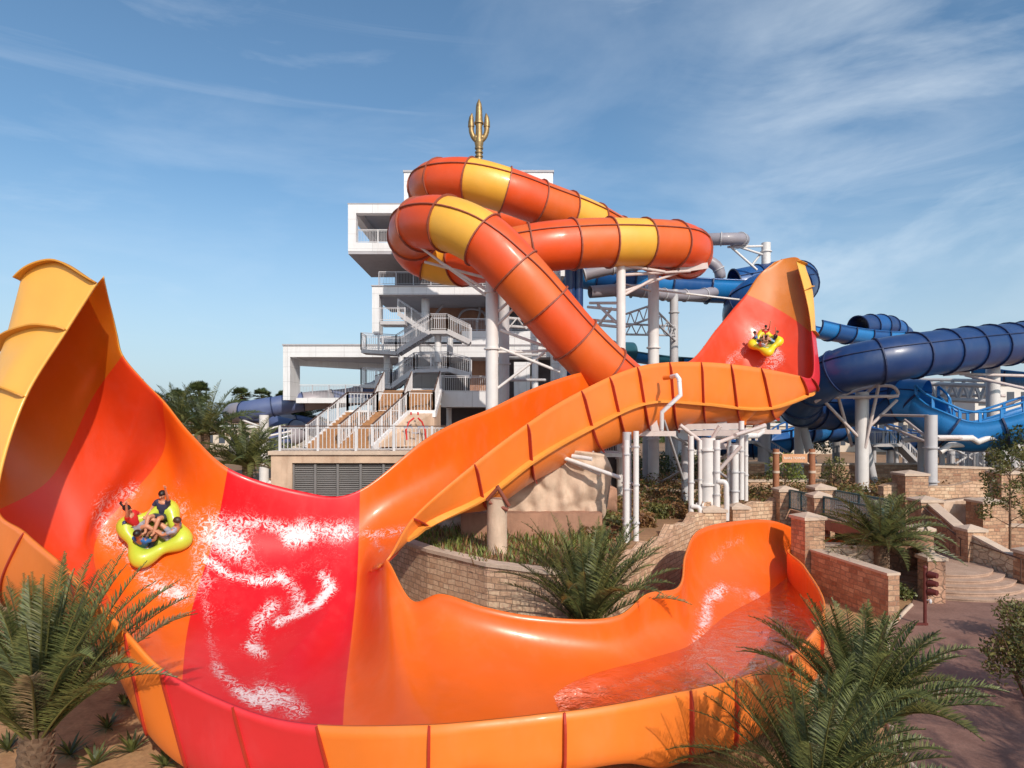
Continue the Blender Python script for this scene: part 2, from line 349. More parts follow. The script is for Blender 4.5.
# ================================================================ the great orange half pipe slide
def pc(*a): return [P(*x) for x in a]
def trough(F, N, drop, n, shift=V((0, 0, 0)), pw=.5):
    """U shaped section from the far rim point to the near rim point"""
    out = []
    for i in range(25):
        th = math.pi*i/24; wv = (1-math.cos(th))/2; s = math.sin(th)**pw
        out.append(F.lerp(N, wv)-V((0, 0, drop))*s+shift*math.sin(th))
    return resample(out, n)
NA, NB = 97, 49
A = [dense(pc((103, 277, 20.6), (90, 290, 21.0), (65, 302, 21.2), (28, 303, 21.1), (24, 278, 20.8), (58, 262, 20.5), (98, 284, 20.3)), NA),
     dense(pc((111, 310, 21.6), (90, 334, 22.1), (52, 354, 22.2), (10, 356, 21.7), (8, 340, 21.0), (38, 328, 20.4), (68, 331, 20.0)), NA),
     dense(pc((116, 333, 22.1), (90, 366, 22.8), (45, 405, 22.9), (-5, 416, 22.1), (-15, 398, 21.0), (0, 388, 20.0), (27, 398, 19.4)), NA),
     dense(pc((122, 356, 22.5), (94, 395, 23.5), (47, 482, 23.3), (2, 508, 21.8), (-28, 516, 20.2), (-22, 502, 18.8), (-2, 500, 17.9)), NA),
     dense(pc((142, 380, 23), (124, 450, 24.4), (72, 540, 23.4), (30, 588, 20.8), (8, 603, 18.6), (6, 578, 17.1), (27, 533, 16.4)), NA),
     dense(pc((163, 402, 23.6), (162, 455, 25.4), (98, 535, 24.4), (112, 610, 20.5), (105, 640, 17.0), (90, 630, 15.0), (72, 572, 14.8)), NA),
     dense(pc((193, 437, 24.3), (185, 500, 25.2), (150, 590, 23.4), (152, 650, 19.5), (150, 694, 16.5), (150, 730, 14.3), (128, 632, 13.8)), NA),
     dense(pc((228, 468, 25), (216, 530, 25), (193, 605, 22.8), (183, 670, 19.0), (183, 722, 16.0), (190, 766, 14.0), (163, 668, 13.5)), NA),
     dense(pc((300, 491, 25.6), (292, 550, 25.2), (272, 620, 22.6), (262, 690, 18.6), (258, 742, 15.6), (258, 786, 13.7), (235, 705, 13.2)), NA),
     (lambda c: resample(c[:21], NB)+resample(c[20:], NB)[1:])(curve(pc((360, 490, 26), (359, 530, 25.8), (357, 580, 24.4), (352, 632, 22.2), (345, 692, 18.6), (342, 748, 15.4), (340, 796, 13.4), (318, 724, 12.9)), 10))]
Bc = [((425, 440, 27.6), (424, 480, 27.6), (412, 525, 25.5), (396, 550, 22.9), (386, 560, 21.6)),
      ((455, 423, 29), (458, 458, 29), (443, 505, 27), (425, 522, 25), (412, 518, 23.8)),
      ((490, 409, 31), (495, 445, 31.2), (492, 502, 29.5), (482, 502, 27), (473, 464, 26)),
      ((530, 390, 33), (536, 430, 33.5), (536, 476, 31.5), (530, 470, 28.9), (526, 424, 28)),
      ((590, 371, 36.5), (602, 415, 37), (604, 447, 35), (592, 434, 31.9), (580, 391, 31)),
      ((642, 372, 40), (655, 415, 40.5), (652, 433, 38.3), (644, 414, 35), (636, 367, 34.3)),
      ((690, 361, 45), (708, 405, 45.5), (708, 425, 42.3), (702, 408, 38.2), (700, 362, 37.6)),
      ((716, 330, 48), (742, 360, 48.5), (776, 410, 45.4), (770, 411, 40.9), (760, 368, 39.6)),
      ((729.3, 313.6, 49.2), (762.3, 344.4, 48.7), (793.2, 380.4, 46.4), (805.9, 393.8, 44.2), (799, 375.8, 43.0)),
      ((733, 309, 49.5), (768, 340, 48.7), (798, 372, 46.7), (816, 389, 45.1), (810, 378, 44.0)),
      ((746, 294, 50.2), (774, 307, 49.9), (798, 322, 48.7), (815, 336, 47.6), (811, 331, 46.8)),
      ((761, 273, 51), (780, 268, 51.1), (799, 277, 50.4), (811, 287, 49.3), (804, 291, 48.6)),
      ((775, 262, 51.2), (785, 258.5, 51.4), (797, 257.5, 51.0), (804, 265, 50.5), (796, 262, 50.0))]
B = [dense(pc(*x), NB) for x in Bc]
def cs(F, N, zf, pw=.45):
    F = P(*F); N = P(*N); out = []; drop = (F.z+N.z)/2-zf
    for i in range(25):
        th = math.pi*i/24; wv = (1-math.cos(th))/2; e = pw if i <= 12 else .2
        out.append(F.lerp(N, wv)-V((0, 0, drop))*math.sin(th)**e)
    return resample(out, NB)
C = [cs((386, 560, 21.6), (430, 724, 12.6), .95, 1.5), cs((413, 601, 20.5), (470, 721, 12.6), .85, 1.25), cs((440, 594, 20.3), (510, 717, 12.7), .75, 1.0),
     cs((480, 606, 20), (545, 713, 12.8), .65, .8), cs((530, 616, 20), (580, 709, 13), .52, .65), cs((618, 616, 20.6), (630, 701, 13.4), .36),
     cs((648, 594, 21.6), (665, 694, 13.8), .2), cs((678, 588, 22.5), (700, 687, 14.4), .2), cs((686, 556, 25), (745, 675, 15.4), .2, .6),
     cs((700, 530, 28.4), (800, 645, 18.4), .2, .6), cs((738, 521, 31), (823, 604, 22.4), .25, .6), cs((774, 521, 32.8), (803, 566, 27.5), .4, .45),
     cs((808, 533, 34.4), (790, 549, 31.6), .6, .5), cs((850, 542, 34.6), (845, 556, 32.4), .7, .5), cs((900, 552, 34.6), (900, 566, 32.4), .8, .5)]
A9 = B[0]+C[0][1:]; A10 = B[1]+C[1][1:]
PER = 14
gA = hermite(A+[A9, A10], PER)[:len(A)*PER+1]
gB = hermite([r[:NB] for r in A[-2:]]+B, PER)[2*PER:]
gC = hermite([r[NB-1:] for r in A[-2:]]+C, PER)[2*PER:]
# material slot per interval, (inner) ; the outside shell takes slot+4
YEL, ROR, ORA, RED = 0, 1, 2, 3
mA = [YEL, YEL, YEL, 4, 4, ORA, ORA, RED, RED, ORA]; mB = [ORA]*6+[4, 4, 5, 5]+[YEL]*2; mC = [ORA]*14
verts = []; faces = []; fm = []
def emit(g, ms, skip=None):
    idx = []; nn = len(g[0])
    for i, row in enumerate(g):
        if i == 0 and skip: idx.append(skip); continue
        idx.append(list(range(len(verts), len(verts)+nn))); verts.extend(row)
    for i in range(len(g)-1):
        for k in range(nn-1):
            faces.append((idx[i][k], idx[i+1][k], idx[i+1][k+1], idx[i][k+1])); fm.append(ms[min(i//PER, len(ms)-1)])
    return idx
iA = emit(gA, mA); iB = emit(gB, mB, iA[-1][:NB]); iC = emit(gC, mC, iA[-1][NB-1:])
for i, f in enumerate(faces):   # the red panel at the foot of the right wing is only on the outside
    pass
slide = thing('half_pipe_slide', 'huge open orange, red and yellow half pipe slide sweeping between two raised wings', 'water slide', (-3, 18, 0))
me = bpy.data.meshes.new('trough'); me.from_pydata([tuple(v) for v in verts], [], faces)
for n in ('fibreglass_yellow', 'fibreglass_red_orange', 'fibreglass_orange', 'fibreglass_red', 'fibreglass_red_orange', 'fibreglass_red_orange', 'shell_yellow', 'shell_red_orange', 'shell_orange', 'shell_red', 'shell_orange', 'shell_red'): me.materials.append(MATS[n])
me.polygons.foreach_set('material_index', fm); me.polygons.foreach_set('use_smooth', [True]*len(faces)); me.update()
# foam painted where the water breaks: strokes given as surface places
def pix(v): return (512+v.x*FP/v.y, HOR-(v.z-CH)*FP/v.y)
strokes = [  # (polyline, radius px, strength)
    ([(212, 530), (228, 540), (240, 548)], 15, 1.0), ([(205, 520), (222, 522), (262, 524), (300, 532)], 6, .8), ([(290, 536), (318, 531), (345, 531)], 9, 1.15),
    ([(345, 532), (372, 536), (405, 530)], 4, .5), ([(205, 558), (232, 576), (262, 582), (282, 578)], 4, 1.0),
    ([(278, 574), (296, 590), (300, 605)], 6, .8), ([(322, 575), (332, 588), (318, 603), (296, 615), (278, 622)], 4, 1.1),
    ([(272, 605), (258, 622), (250, 645), (262, 655)], 6, .75), ([(217, 668), (232, 684), (250, 698), (268, 706)], 6, .95), ([(262, 694), (284, 700), (296, 708)], 9, .85),
    ([(210, 560), (206, 600), (212, 650), (222, 672)], 4, .36), ([(240, 540), (250, 560), (262, 575)], 8, .3), ([(225, 520), (250, 545)], 14, .25),
    ([(132, 492), (118, 495), (104, 502), (102, 520), (110, 538), (124, 546)], 7, .78), ([(128, 546), (140, 562), (148, 580), (165, 590), (180, 594)], 8, .8), ([(118, 500), (112, 520), (122, 540)], 12, .45),
    ([(150, 570), (170, 582), (190, 590), (205, 585)], 10, .42), ([(168, 500), (185, 505), (182, 512)], 6, .5), ([(178, 480), (182, 500), (200, 520)], 5, .25), ([(195, 540), (200, 560), (195, 575)], 6, .4),
    ([(366, 532), (380, 548)], 4, .4), ([(245, 560), (300, 570), (330, 560)], 22, .14), ([(215, 590), (235, 640), (262, 670)], 20, .12), ([(300, 620), (285, 660)], 18, .1), ([(240, 520), (330, 545)], 16, .16),
    ([(762, 326), (750, 335), (742, 352), (730, 362)], 4, .45), ([(770, 345), (776, 352), (770, 362)], 5, .7), ([(780, 360), (770, 368)], 4, .6), ([(758, 328), (764, 332)], 5, .55), ([(765, 360), (756, 368)], 5, .3),
    ([(722, 590), (708, 600), (706, 620), (690, 660)], 6, .7), ([(752, 594), (766, 606), (776, 622), (782, 632)], 5, .6), ([(735, 590), (745, 600), (762, 622)], 8, .3),
    ([(575, 715), (600, 690), (660, 672), (700, 655), (720, 640)], 4, .62), ([(715, 560), (725, 548), (738, 540)], 5, .35), ([(745, 628), (730, 650), (740, 655)], 8, .3), ([(700, 612), (698, 640)], 6, .3)]
fo = []
for v in verts:
    x, y = pix(v); f = 0
    for pl, rad, st in strokes:
        for (ax, ay), (bx, by) in zip(pl, pl[1:]):
            dx, dy = bx-ax, by-ay; t = max(0, min(1, ((x-ax)*dx+(y-ay)*dy)/(dx*dx+dy*dy)))
            d = math.hypot(x-ax-t*dx, y-ay-t*dy)
            if d < rad*3: f = max(f, st*math.exp(-(d/rad/1.25)**2))
    fo.append(f*min(1.1, max(.68, .95+.75*NZ.noise(v*.9+V((3, 1, 7))))))
fa = me.attributes.new('foam', 'FLOAT', 'POINT'); fa.data.foreach_set('value', fo)
tr_o = bpy.data.objects.new('trough', me); COL.objects.link(tr_o)
def adopt(o, par): o.parent = par; o.matrix_parent_inverse = Matrix.Translation(-V(par.location)); return o
adopt(tr_o, slide)
vn = [V(x.vector) for x in me.vertex_normals]
# make face normals look into the trough: at the middle of the red bowl the normal must rise
test = iA[7*PER][NA//2]
FLIP = vn[test].z < 0
if FLIP: me.flip_normals(); vn = [-x for x in vn]
me.update()
so_m = tr_o.modifiers.new('thickness', 'SOLIDIFY'); so_m.thickness = .07; so_m.offset = -1; so_m.material_offset = 6; so_m.material_offset_rim = 6; so_m.use_quality_normals = True
def rib(ids, mat, w=.20, th=.045, nm='flange'):
    pts = [V(verts[i]) for i in ids]; ns = [vn[i] for i in ids]; m = MB(); vs = []
    for k, p in enumerate(pts):
        d = (pts[min(k+1, len(pts)-1)]-pts[max(0, k-1)]).normalized(); sdv = d.cross(ns[k]).normalized()*th/2
        a = p-ns[k]*.05; b = p-ns[k]*(.07+w*min(1, k/2+.3, (len(pts)-1-k)/2+.3))
        vs += [a-sdv, a+sdv, b+sdv, b-sdv]
    n = len(pts); fs = [(0, 1, 2, 3), tuple(4*(n-1)+j for j in (3, 2, 1, 0))]
    for i in range(n-1):
        for j in range(4): fs.append((4*i+j, 4*i+(j+1) % 4, 4*i+4+(j+1) % 4, 4*i+4+j))
    m.add(vs, fs); return m.build(nm, mat, slide)
colr = {0: 'flange_yellow', 1: 'flange_red', 2: 'flange_red', 3: 'flange_red'}
for i in (0, 14, 28, 42, 56, 70, 84, 98, 112, 126, 140):
    seg = mA[min(len(mA)-1, i//PER)]
    rib(iA[i][0 if i > 42 else int(NA*.30):], 'flange_yellow' if i <= 42 else 'flange_red', .22 if i <= 28 else .05, .05)
for i in (14, 28, 42, 56, 63, 70, 77, 84, 91, 98, 112, 126): rib(iB[min(i, len(iB)-1)], 'flange_red', .17)
for i in (140, 154, 168): rib(iB[min(i, len(iB)-1)][int(NB*.35):], 'flange_yellow', .22)
for i in (49, 93, 108, 122, 134, 146, 160): rib(iC[min(i, len(iC)-1)], 'flange_red', .10, .05)
# lengthwise flange under the outer wall of the upper arm
kk = int(NB*.82)
ll = [iB[i][min(NB-1, kk+int(3*(1-min(1, i/20))))] for i in range(6, 128, 2)]; rib(ll, 'lip_orange', .24, .12, 'long_flange')
# pale rolled rims
def rim(ids, mat, r=.055): 
    m = MB(); m.tube([V(verts[i])-vn[i]*.035 for i in ids], r, 8, 0); return m.build('rim', mat, slide)
#rim([iA[i][0] for i in range(0, len(iA), 2)]+[iB[i][0] for i in range(2, len(iB), 2)], 'lip_orange', .06)
#rim([iA[i][-1] for i in range(0, len(iA), 2)]+[iC[i][-1] for i in range(2, len(iC), 2)], 'lip_orange', .06)
#rim([iB[i][-1] for i in range(len(iB)-1, -1, -2)]+[iC[i][0] for i in range(1, len(iC), 2)], 'lip_orange', .06)
#rim([iB[-1][k] for k in range(NB)], 'shell_yellow', .08); rim([iA[0][k] for k in range(NA)], 'shell_yellow', .06)
# shallow running water in the landing bowl: lies on the trough floor
wm = MB(); vs = []; WZ = .50; nx = 16; nr = 0
for i in range(3*PER, 12*PER):
    row = [V(verts[j]) for j in iC[i]]; lo = min(range(NB), key=lambda k: row[k].z)
    if row[lo].z > WZ-.01: continue
    a = next(k for k in range(lo, -1, -1) if row[k].z > WZ or k == 0); b_ = next(k for k in range(lo, NB) if row[k].z > WZ or k == NB-1)
    pa = row[a].lerp(row[a+1], (row[a].z-WZ)/max(1e-6, row[a].z-row[a+1].z)); pb_ = row[b_].lerp(row[b_-1], (row[b_].z-WZ)/max(1e-6, row[b_].z-row[b_-1].z))
    vs += [pa.lerp(pb_, q/nx) for q in range(nx+1)]; nr += 1
wm.add(vs, [(i*(nx+1)+k, (i+1)*(nx+1)+k, (i+1)*(nx+1)+k+1, i*(nx+1)+k+1) for i in range(nr-1) for k in range(nx)], smooth=True); wo = wm.build('slide_water', 'flowing_water'); struct(wo)
# ---- foam droplets are too fine to count: thin spray round the rafts is part of the foam material
def surf_at(px, py, ids):
    best = None
    for row in ids:
        for i in row:
            x, y = pix(V(verts[i])); d = (x-px)**2+(y-py)**2+.02*V(verts[i]).y**2*0
            if best is None or d < best[0]: best = (d, i)
    return V(verts[best[1]]), vn[best[1]]
# ---------------------------------------------------------------- steel supports of the slide
def post(label, x, y, z0, z1, r, mat='white_steel', group=None, rings=(), base=True, cat='support post', name='support_post', lean=(0, 0)):
    t = thing(name, label, cat, (x, y, z0), group)
    m = MB(); m.tube([(x, y, z0), (x+lean[0], y+lean[1], z1)], r, 22); m.build('column', mat, t)
    if base:
        b = MB(); b.cyl((x, y), r*1.7, z0, z0+.08, 22)
        for k in range(8):
            a = k*math.pi/4; b.beam((x+r*math.cos(a), y+r*math.sin(a), z0+.2), (x+r*1.6*math.cos(a), y+r*1.6*math.sin(a), z0+.1), .03, .2)
        b.build('base_plate', mat, t)
    for zr in rings:
        c = MB(); c.cyl((x+lean[0]*(zr-z0)/(z1-z0), y+lean[1]*(zr-z0)/(z1-z0)), r*1.28, zr, zr+.09, 22); c.build('collar', mat, t)
    return t
def arms(t, segs, w, mat, nm='brace', round_=True):
    for a, b in segs:
        m = MB()
        if round_: m.tube([a, b], w/2, 10)
        else: m.beam(a, b, w, w*1.3)
        m.build(nm, mat, t)
def PP(px, y1, y2, Y): return (px-512)*Y/FP, Y, CH-(y1-HOR)*Y/FP, CH-(y2-HOR)*Y/FP
def post_px(label, px, ytop, Y, r, z0=2.5, **k):
    return post(label, (px-512)*Y/FP, Y, z0, CH-(ytop-HOR)*Y/FP, r, **k)
g1 = 'white steel posts carrying the orange slides'
t = post_px('thick pale steel column in front of the white tower, left of the descending orange tube', 492, 268, 37, .36, rings=(8.2, 12.0, 15.2), group=g1)
for a, b in ((P(494, 280, 37), P(425, 262, 39.5)), (P(490, 292, 37), P(440, 262, 37.5)), (P(492, 300, 37), P(415, 243, 38)), (P(497, 312, 37), P(520, 292, 35.8)),
             (P(497, 325, 37), P(527, 296, 35.8)), (P(500, 348, 37), P(560, 372, 36.5)), (P(498, 352, 37), P(573, 350, 36.8)), (P(498, 388, 37), P(545, 352, 36.8)), (P(500, 330, 37), P(555, 350, 36.8))):
    arms(t, [(a, b)], .17, 'white_steel')
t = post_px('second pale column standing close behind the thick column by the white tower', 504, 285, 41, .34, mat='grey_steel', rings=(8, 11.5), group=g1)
arms(t, [(P(505, 318, 41), P(560, 322, 44)), (P(505, 326, 41), P(560, 330, 44)), (P(505, 380, 41), P(545, 380, 44)), (P(505, 355, 41), P(545, 355, 44))], .2, 'grey_steel', 'crossbar')
for k in range(6):
    arms(t, [(P(508+k*9, 318 if k % 2 else 329, 41+.5*k), P(517+k*9, 329 if k % 2 else 318, 41.5+.5*k))], .1, 'grey_steel', 'lattice_bar')
t = post_px('tall pale column under the middle of the upper orange tube loop', 621, 262, 41.5, .29, rings=(5.5, 9), group=g1)
arms(t, [(P(622, 265, 41.5), P(665, 272, 42)), (P(622, 292, 41.5), P(692, 268, 44)), (P(622, 275, 41.5), P(690, 271, 43.5)), (P(622, 296, 41.5), P(655, 278, 42.5))], .2, 'pinkish_steel')
arms(t, [(P(620, 303, 41.5), P(590, 303, 46)), (P(620, 310, 41.5), P(588, 307, 46)), (P(620, 327, 41.5), P(590, 324, 46)), (P(620, 322, 41.5), P(592, 320, 46)), (P(619, 325, 41.5), P(598, 305, 44.5)), (P(598, 326, 44.5), P(612, 308, 43))], .2, 'white_steel', 'crossbar')
m = MB(); m.beam(P(678, 270, 43.5), P(706, 266, 44.5), .4, .4); m.build('saddle_plate', 'pinkish_steel', t)
t = post_px('thick white column right of the tall column under the orange loop', 653.5, 274, 49, .41, rings=(13.4, 6.5), group=g1)
arms(t, [(P(655, 290, 49), P(742, 300, 52)), (P(655, 292, 49), P(620, 283, 47))], .15, 'white_steel')
t2 = post_px('greyish column furthest right under the orange loop, with lattice frames to its left', 674, 290, 56, .36, mat='grey_steel', rings=(17.2, 8), group=g1)
def lattice(t, a, b, h, n, w=.12, mat='grey_steel'):
    a = V(a); b = V(b); m = MB(); u = V((0, 0, -h))
    m.tube([a, b], w*.7, 8); m.tube([a+u, b+u], w*.7, 8)
    for k in range(n):
        p = a.lerp(b, k/n); q = a.lerp(b, (k+.5)/n); r_ = a.lerp(b, (k+1)/n); m.tube([p+u, q], w*.4, 6); m.tube([q, r_+u], w*.4, 6)
    return m.build('lattice_truss', mat, t)
lattice(t2, P(626, 314, 50), P(652, 305, 51), 1.0, 3); lattice(t2, P(626, 324, 50), P(674, 326, 55), .8, 5); lattice(t2, P(657, 311, 50), P(676, 330, 56), 1.0, 3)
# cluster under the upper arm
g2 = 'white pipes and posts under the raised orange arm'
t = post_px('thick white post on the stone wall under the raised orange arm', 708, 438, 36, .40, z0=3.2, rings=(4.4, 6.3), group=g2)
pb = [((674, 427), (738, 426)), ((688, 433), (733, 433)), ((700, 447), (741, 446))]
for (a, b) in pb: arms(t, [(P(*a, 39), P(*b, 38.4))], .26, 'pinkish_steel', 'crossbeam', False)
arms(t, [(P(680, 425, 36), P(700, 441, 36)), (P(720, 426, 35.6), P(704, 452, 36)), (P(735, 435, 35.4), P(765, 426, 38)), (P(712, 445, 36), P(765, 425, 38)), (P(741, 446, 35.4), P(712, 478, 36))], .22, 'pinkish_steel')
for i, (px, y1, y2, Y, r, lb) in enumerate(((691, 436, 530, 35.3, .15, 'white drain pipe left of the thick post under the raised arm'), (717, 440, 505, 35.6, .17, 'white drain pipe right of the thick post under the raised arm'),
      (729, 438, 502, 36.8, .12, 'slim white pipe between the right drain pipe and the pipe post'), (700, 440, 520, 35.9, .11, 'slim white pipe hugging the left side of the thick post'), (746, 428, 484, 38.5, .12, 'slim white pipe right of the funnel drain pipe'),
      (735, 445, 500, 36.5, .20, 'white pipe post on the wall between thick post and funnel drain'), (741.5, 421, 482, 37, .15, 'thin white pipe running down from the orange funnel drain'),
      (627, 432, 535, 30, .20, 'wide shadowed post left of the two thin pipes above the wall palm'), (626.5, 440, 540, 29.2, .13, 'left one of two thin white pipes above the wall palm'), (636, 431, 540, 29.6, .13, 'right one of two thin white pipes above the wall palm'))):
    x, Y, zt, zb = PP(px, y1, y2, Y)
    o = thing('drain_pipe', lb, 'pipe', (x, Y, zb), g2)
    m = MB(); m.tube([(x, Y, zb-1.0), (x, Y, zt)], r, 14); m.build('pipe', 'grey_steel' if 'shadowed' in lb else 'white_steel', o)  # shadowed post: its shade is put into the colour, grey instead of white
    for k in range(3):
        z = zb+(zt-zb)*(.15+.35*k); c = MB(); c.cyl((x, Y), r*1.3, z, z+.07, 14); c.build('clamp', 'grey_steel', o)
    if px in (691, 717): m = MB(); sgn = 1 if px == 691 else 1; m.tube(curve([(x, Y-.1, zb+1.3), (x+.35, Y-.25, zb+1.25), (x+.42, Y-.3, zb+.6), (x+.42, Y-.3, zb-.8)], 5), r*.85, 12); m.build('elbow', 'white_steel', o)
t = post_px('grey post with crossed braces between the two pipe groups', 685, 440, 41, .22, mat='grey_steel', group=g2)
arms(t, [(P(660, 408, 36), P(684, 482, 41)), (P(652, 487, 48), P(690, 466, 41)), (P(662, 430, 38), P(690, 445, 41)), (P(716, 462, 40), P(738, 447, 38)), (P(716, 470, 40), P(733, 482, 38))], .16, 'grey_steel')
t = post_px('tapered grey column beside the hedge bank behind the two thin pipes', 649, 405, 50.5, .5, mat='grey_steel', group=g2)
# white drain elbow on the outer wall of the arm
o = thing('drain_pipe', 'bent white drain pipe hanging from the outer wall of the raised orange arm', 'pipe', P(662, 430, 35), g2)
m = MB(); m.tube([P(671, 377, 34.6), P(676.5, 375.5, 33.9), P(679, 379, 33.7), P(680.5, 395, 33.6), P(662, 412, 33.8), P(661.5, 430, 34.2)], .12, 12); m.build('pipe', 'white_paint', o)
m = MB(); m.tube([P(664, 378, 35), P(672, 377, 34.5)], .12, 12); m.build('spigot', 'shell_orange', o)
# orange funnels
for (px, py, Y) in ((742, 411, 38.4), (762, 412, 40)):
    o = thing('drain_funnel', 'orange drain funnel %s' % ('directly above the thin white pipe' if px == 742 else 'at the right, with a short bent white pipe'), 'funnel', P(px, py, Y), 'orange funnels under the raised arm')
    m = MB(); b = P(px, py+4, Y+2); m.tube([b+V((0, 0, .3)), b+V((0, 0, -.1)), b+V((0, 0, -.35)), b+V((0, 0, -.6))], [.95, .6, .28, .24] if px == 742 else [.5, .4, .26, .24], 16); m.build('bowl', 'shell_orange', o)
    if px == 762:
        m = MB(); m.tube([b+V((0, 0, -.6)), b+V((0, 0, -1.0)), b+V((-.3, 0, -1.25)), b+V((-3.2, -.4, -1.3))], .2, 12); m.build('elbow', 'white_paint', o)
for i, (px, py, Y, lb) in enumerate(((652, 421, 36.2, 'leftmost'), (722, 421, 40.2, 'middle'), (760, 421, 42, 'rightmost'), (588, 448, 33, 'lowest'))):
    o = thing('saddle_bracket', '%s flared grey saddle bracket under the raised orange arm' % lb, 'bracket', P(px, py, Y), 'saddle brackets under the raised arm')
    m = MB(); c = P(px, py, Y); q = [(-.55, .75), (.45, .95), (.25, 0), (.4, -.55), (-.5, -.55), (-.3, 0)]
    m.add([c+V((x, -.12, z)) for x, z in q]+[c+V((x, .12, z)) for x, z in q], [(0, 1, 2, 5), (5, 2, 3, 4), (11, 8, 7, 6), (10, 9, 8, 11)]+[(k, k+6, (k+1) % 6+6, (k+1) % 6) for k in range(6)])
    m.build('plate', 'pinkish_steel', o)
    m = MB(); a = c+V((-2.0 if i < 3 else -1.2, 0, -.7)); m.beam(a, c+V((1.3 if i < 3 else .8, 0, -.7)), .3, .28); m.build('beam', 'pinkish_steel', o)
# short stone coloured post with bracket at the low end of the arm
t = post('short pale stone coloured post rising from the planted bed under the arm', (497-512)*26.9/FP, 26.9, 2.4, 4.75, .42, mat='rock_pale', base=False, group=None)
arms(t, [(P(489, 502, 26.6), P(508, 510, 26.6)), (P(497, 486, 26.4), P(509, 506, 26.6)), (P(487, 500, 26.6), P(498, 488, 26.4))], .16, 'flange_brown')
t = thing('wall_bracket', 'white triangular steel bracket reaching from the post to the arm over the rock wall', 'bracket', P(622, 478, 30), None)
arms(t, [(P(564, 458, 31), P(621, 478, 30)), (P(572, 456, 31), P(592, 459, 30.6)), (P(562, 457, 31), P(600, 474, 30.6))], .2, 'white_steel')
# ================================================================ closed tube slides
def tube_slide(t, pts, rad, seglen, pattern, fl, seam=True, seam_mat=None, per=10, ring=1.09, taper=None, nseg=26, fw=.09):
    c = curve(pts, per); L = sum((b-a).length for a, b in zip(c, c[1:])); n = max(2, round(L/seglen)); sub = 6
    c = resample(c, n*sub+1); rr = [rad if not taper else rad*(taper[0]+(taper[1]-taper[0])*i/(n*sub)) for i in range(len(c))]
    fr = []
    for i, p in enumerate(c):
        d = (c[min(i+1, len(c)-1)]-c[max(i-1, 0)]).normalized(); s = d.cross(V((0, 0, 1)))
        s = s.normalized() if s.length > .15 else (fr[-1][1] if fr else V((1, 0, 0))); u = s.cross(d).normalized(); fr.append((d, s, u))
    for k in range(n):
        m = MB(); vs = []
        for i in range(k*sub, (k+1)*sub+1):
            for j in range(nseg):
                a = 2*math.pi*j/nseg; vs.append(c[i]+(fr[i][1]*math.cos(a)+fr[i][2]*math.sin(a))*rr[i])
        m.add(vs, [(i*nseg+j, i*nseg+(j+1) % nseg, (i+1)*nseg+(j+1) % nseg, (i+1)*nseg+j) for i in range(sub) for j in range(nseg)], smooth=True)
        pc_ = pix(c[k*sub+sub//2]); mt_ = pattern(pc_, c[k*sub+sub//2].y, k) if callable(pattern) else pattern[k % len(pattern)]; sec = m.build('tube_section', mt_, t)
        # joint flange
        i = k*sub; m = MB(); d, s, u = fr[i]; q = []
        for (rk, dd) in ((.995, -fw/2), (ring, -fw/2), (ring, fw/2), (.995, fw/2)):
            for j in range(nseg):
                a = 2*math.pi*j/nseg; q.append(c[i]+d*dd+(s*math.cos(a)+u*math.sin(a))*rr[i]*rk)
        m.add(q, [(e*nseg+j, e*nseg+(j+1) % nseg, ((e+1) % 4)*nseg+(j+1) % nseg, ((e+1) % 4)*nseg+j) for e in range(4) for j in range(nseg)])
        m.build('flange', fl, sec)
    if seam:
        for ang in (R(28), R(152)):
            m = MB(); q = []
            for i in range(len(c)):
                d, s, u = fr[i]; o = s*math.cos(ang)+u*math.sin(ang); v = -s*math.sin(ang)+u*math.cos(ang)
                q += [c[i]+o*rr[i]*.99-v*.03, c[i]+o*rr[i]*(1+(ring-1)*.8)-v*.03, c[i]+o*rr[i]*(1+(ring-1)*.8)+v*.03, c[i]+o*rr[i]*.99+v*.03]
            m.add(q, [(4*i+j, 4*i+(j+1) % 4, 4*i+4+(j+1) % 4, 4*i+4+j) for i in range(len(c)-1) for j in range(4)]); m.build('seam', seam_mat or fl, t)
    return c
O1, O2, Y1 = 'tube_orange', 'tube_red_orange', 'tube_yellow'
t = thing('enclosed_tube_slide', 'giant orange and yellow enclosed tube slide looping out of the white tower', 'tube slide', P(540, 240, 41))
pts = pc((520, 222, 57), (470, 212, 55), (436, 203, 52.5), (428, 190, 49), (437, 182, 46.5), (470, 181, 45), (505, 190, 45), (540, 203, 46), (585, 220, 48), (628, 242, 50.5), (670, 258, 50), (690, 256, 47),
         (682, 246, 43.8), (645, 243, 42), (595, 243, 40.8), (545, 247, 40), (490, 257, 40.5), (445, 261, 42.5), (420, 252, 42.5), (413, 234, 40.4), (427, 223, 37.8), (455, 226, 36.4), (487, 243, 35.8), (515, 271, 35.7), (543, 303, 36), (573, 338, 36.5), (605, 370, 37.2), (635, 396, 38))
pat = [O1, O2, O1, Y1, O2, O1, O2, O1, O2, Y1, O1, O2, O1, O2, O1]
pat = [O2, O1, O2, O1, O2, O1, O1, Y1, O1, O2, O1, Y1, O2, O1, O2, O1, O2, O1, O2, O1, Y1, O1, O2, O1, Y1, O1, O2, O1, O2, Y1, O1, O1, O2, O1, O2, O1, O2, O1]
YS = [(485, 183, 45), (580, 214, 48), (630, 243, 41.6), (540, 247, 40), (452, 226, 36.5), (445, 261, 42)]
def pat(p, y, k):
    if any(math.hypot(p[0]-a, p[1]-b) < 15 and abs(y-c_) < 2.2 for a, b, c_ in YS if not (a == 540)): return Y1
    return O1 if k % 2 else O2
tube_slide(t, pts, 1.52, 2.5, pat, 'flange_tube', ring=1.075, fw=.08)
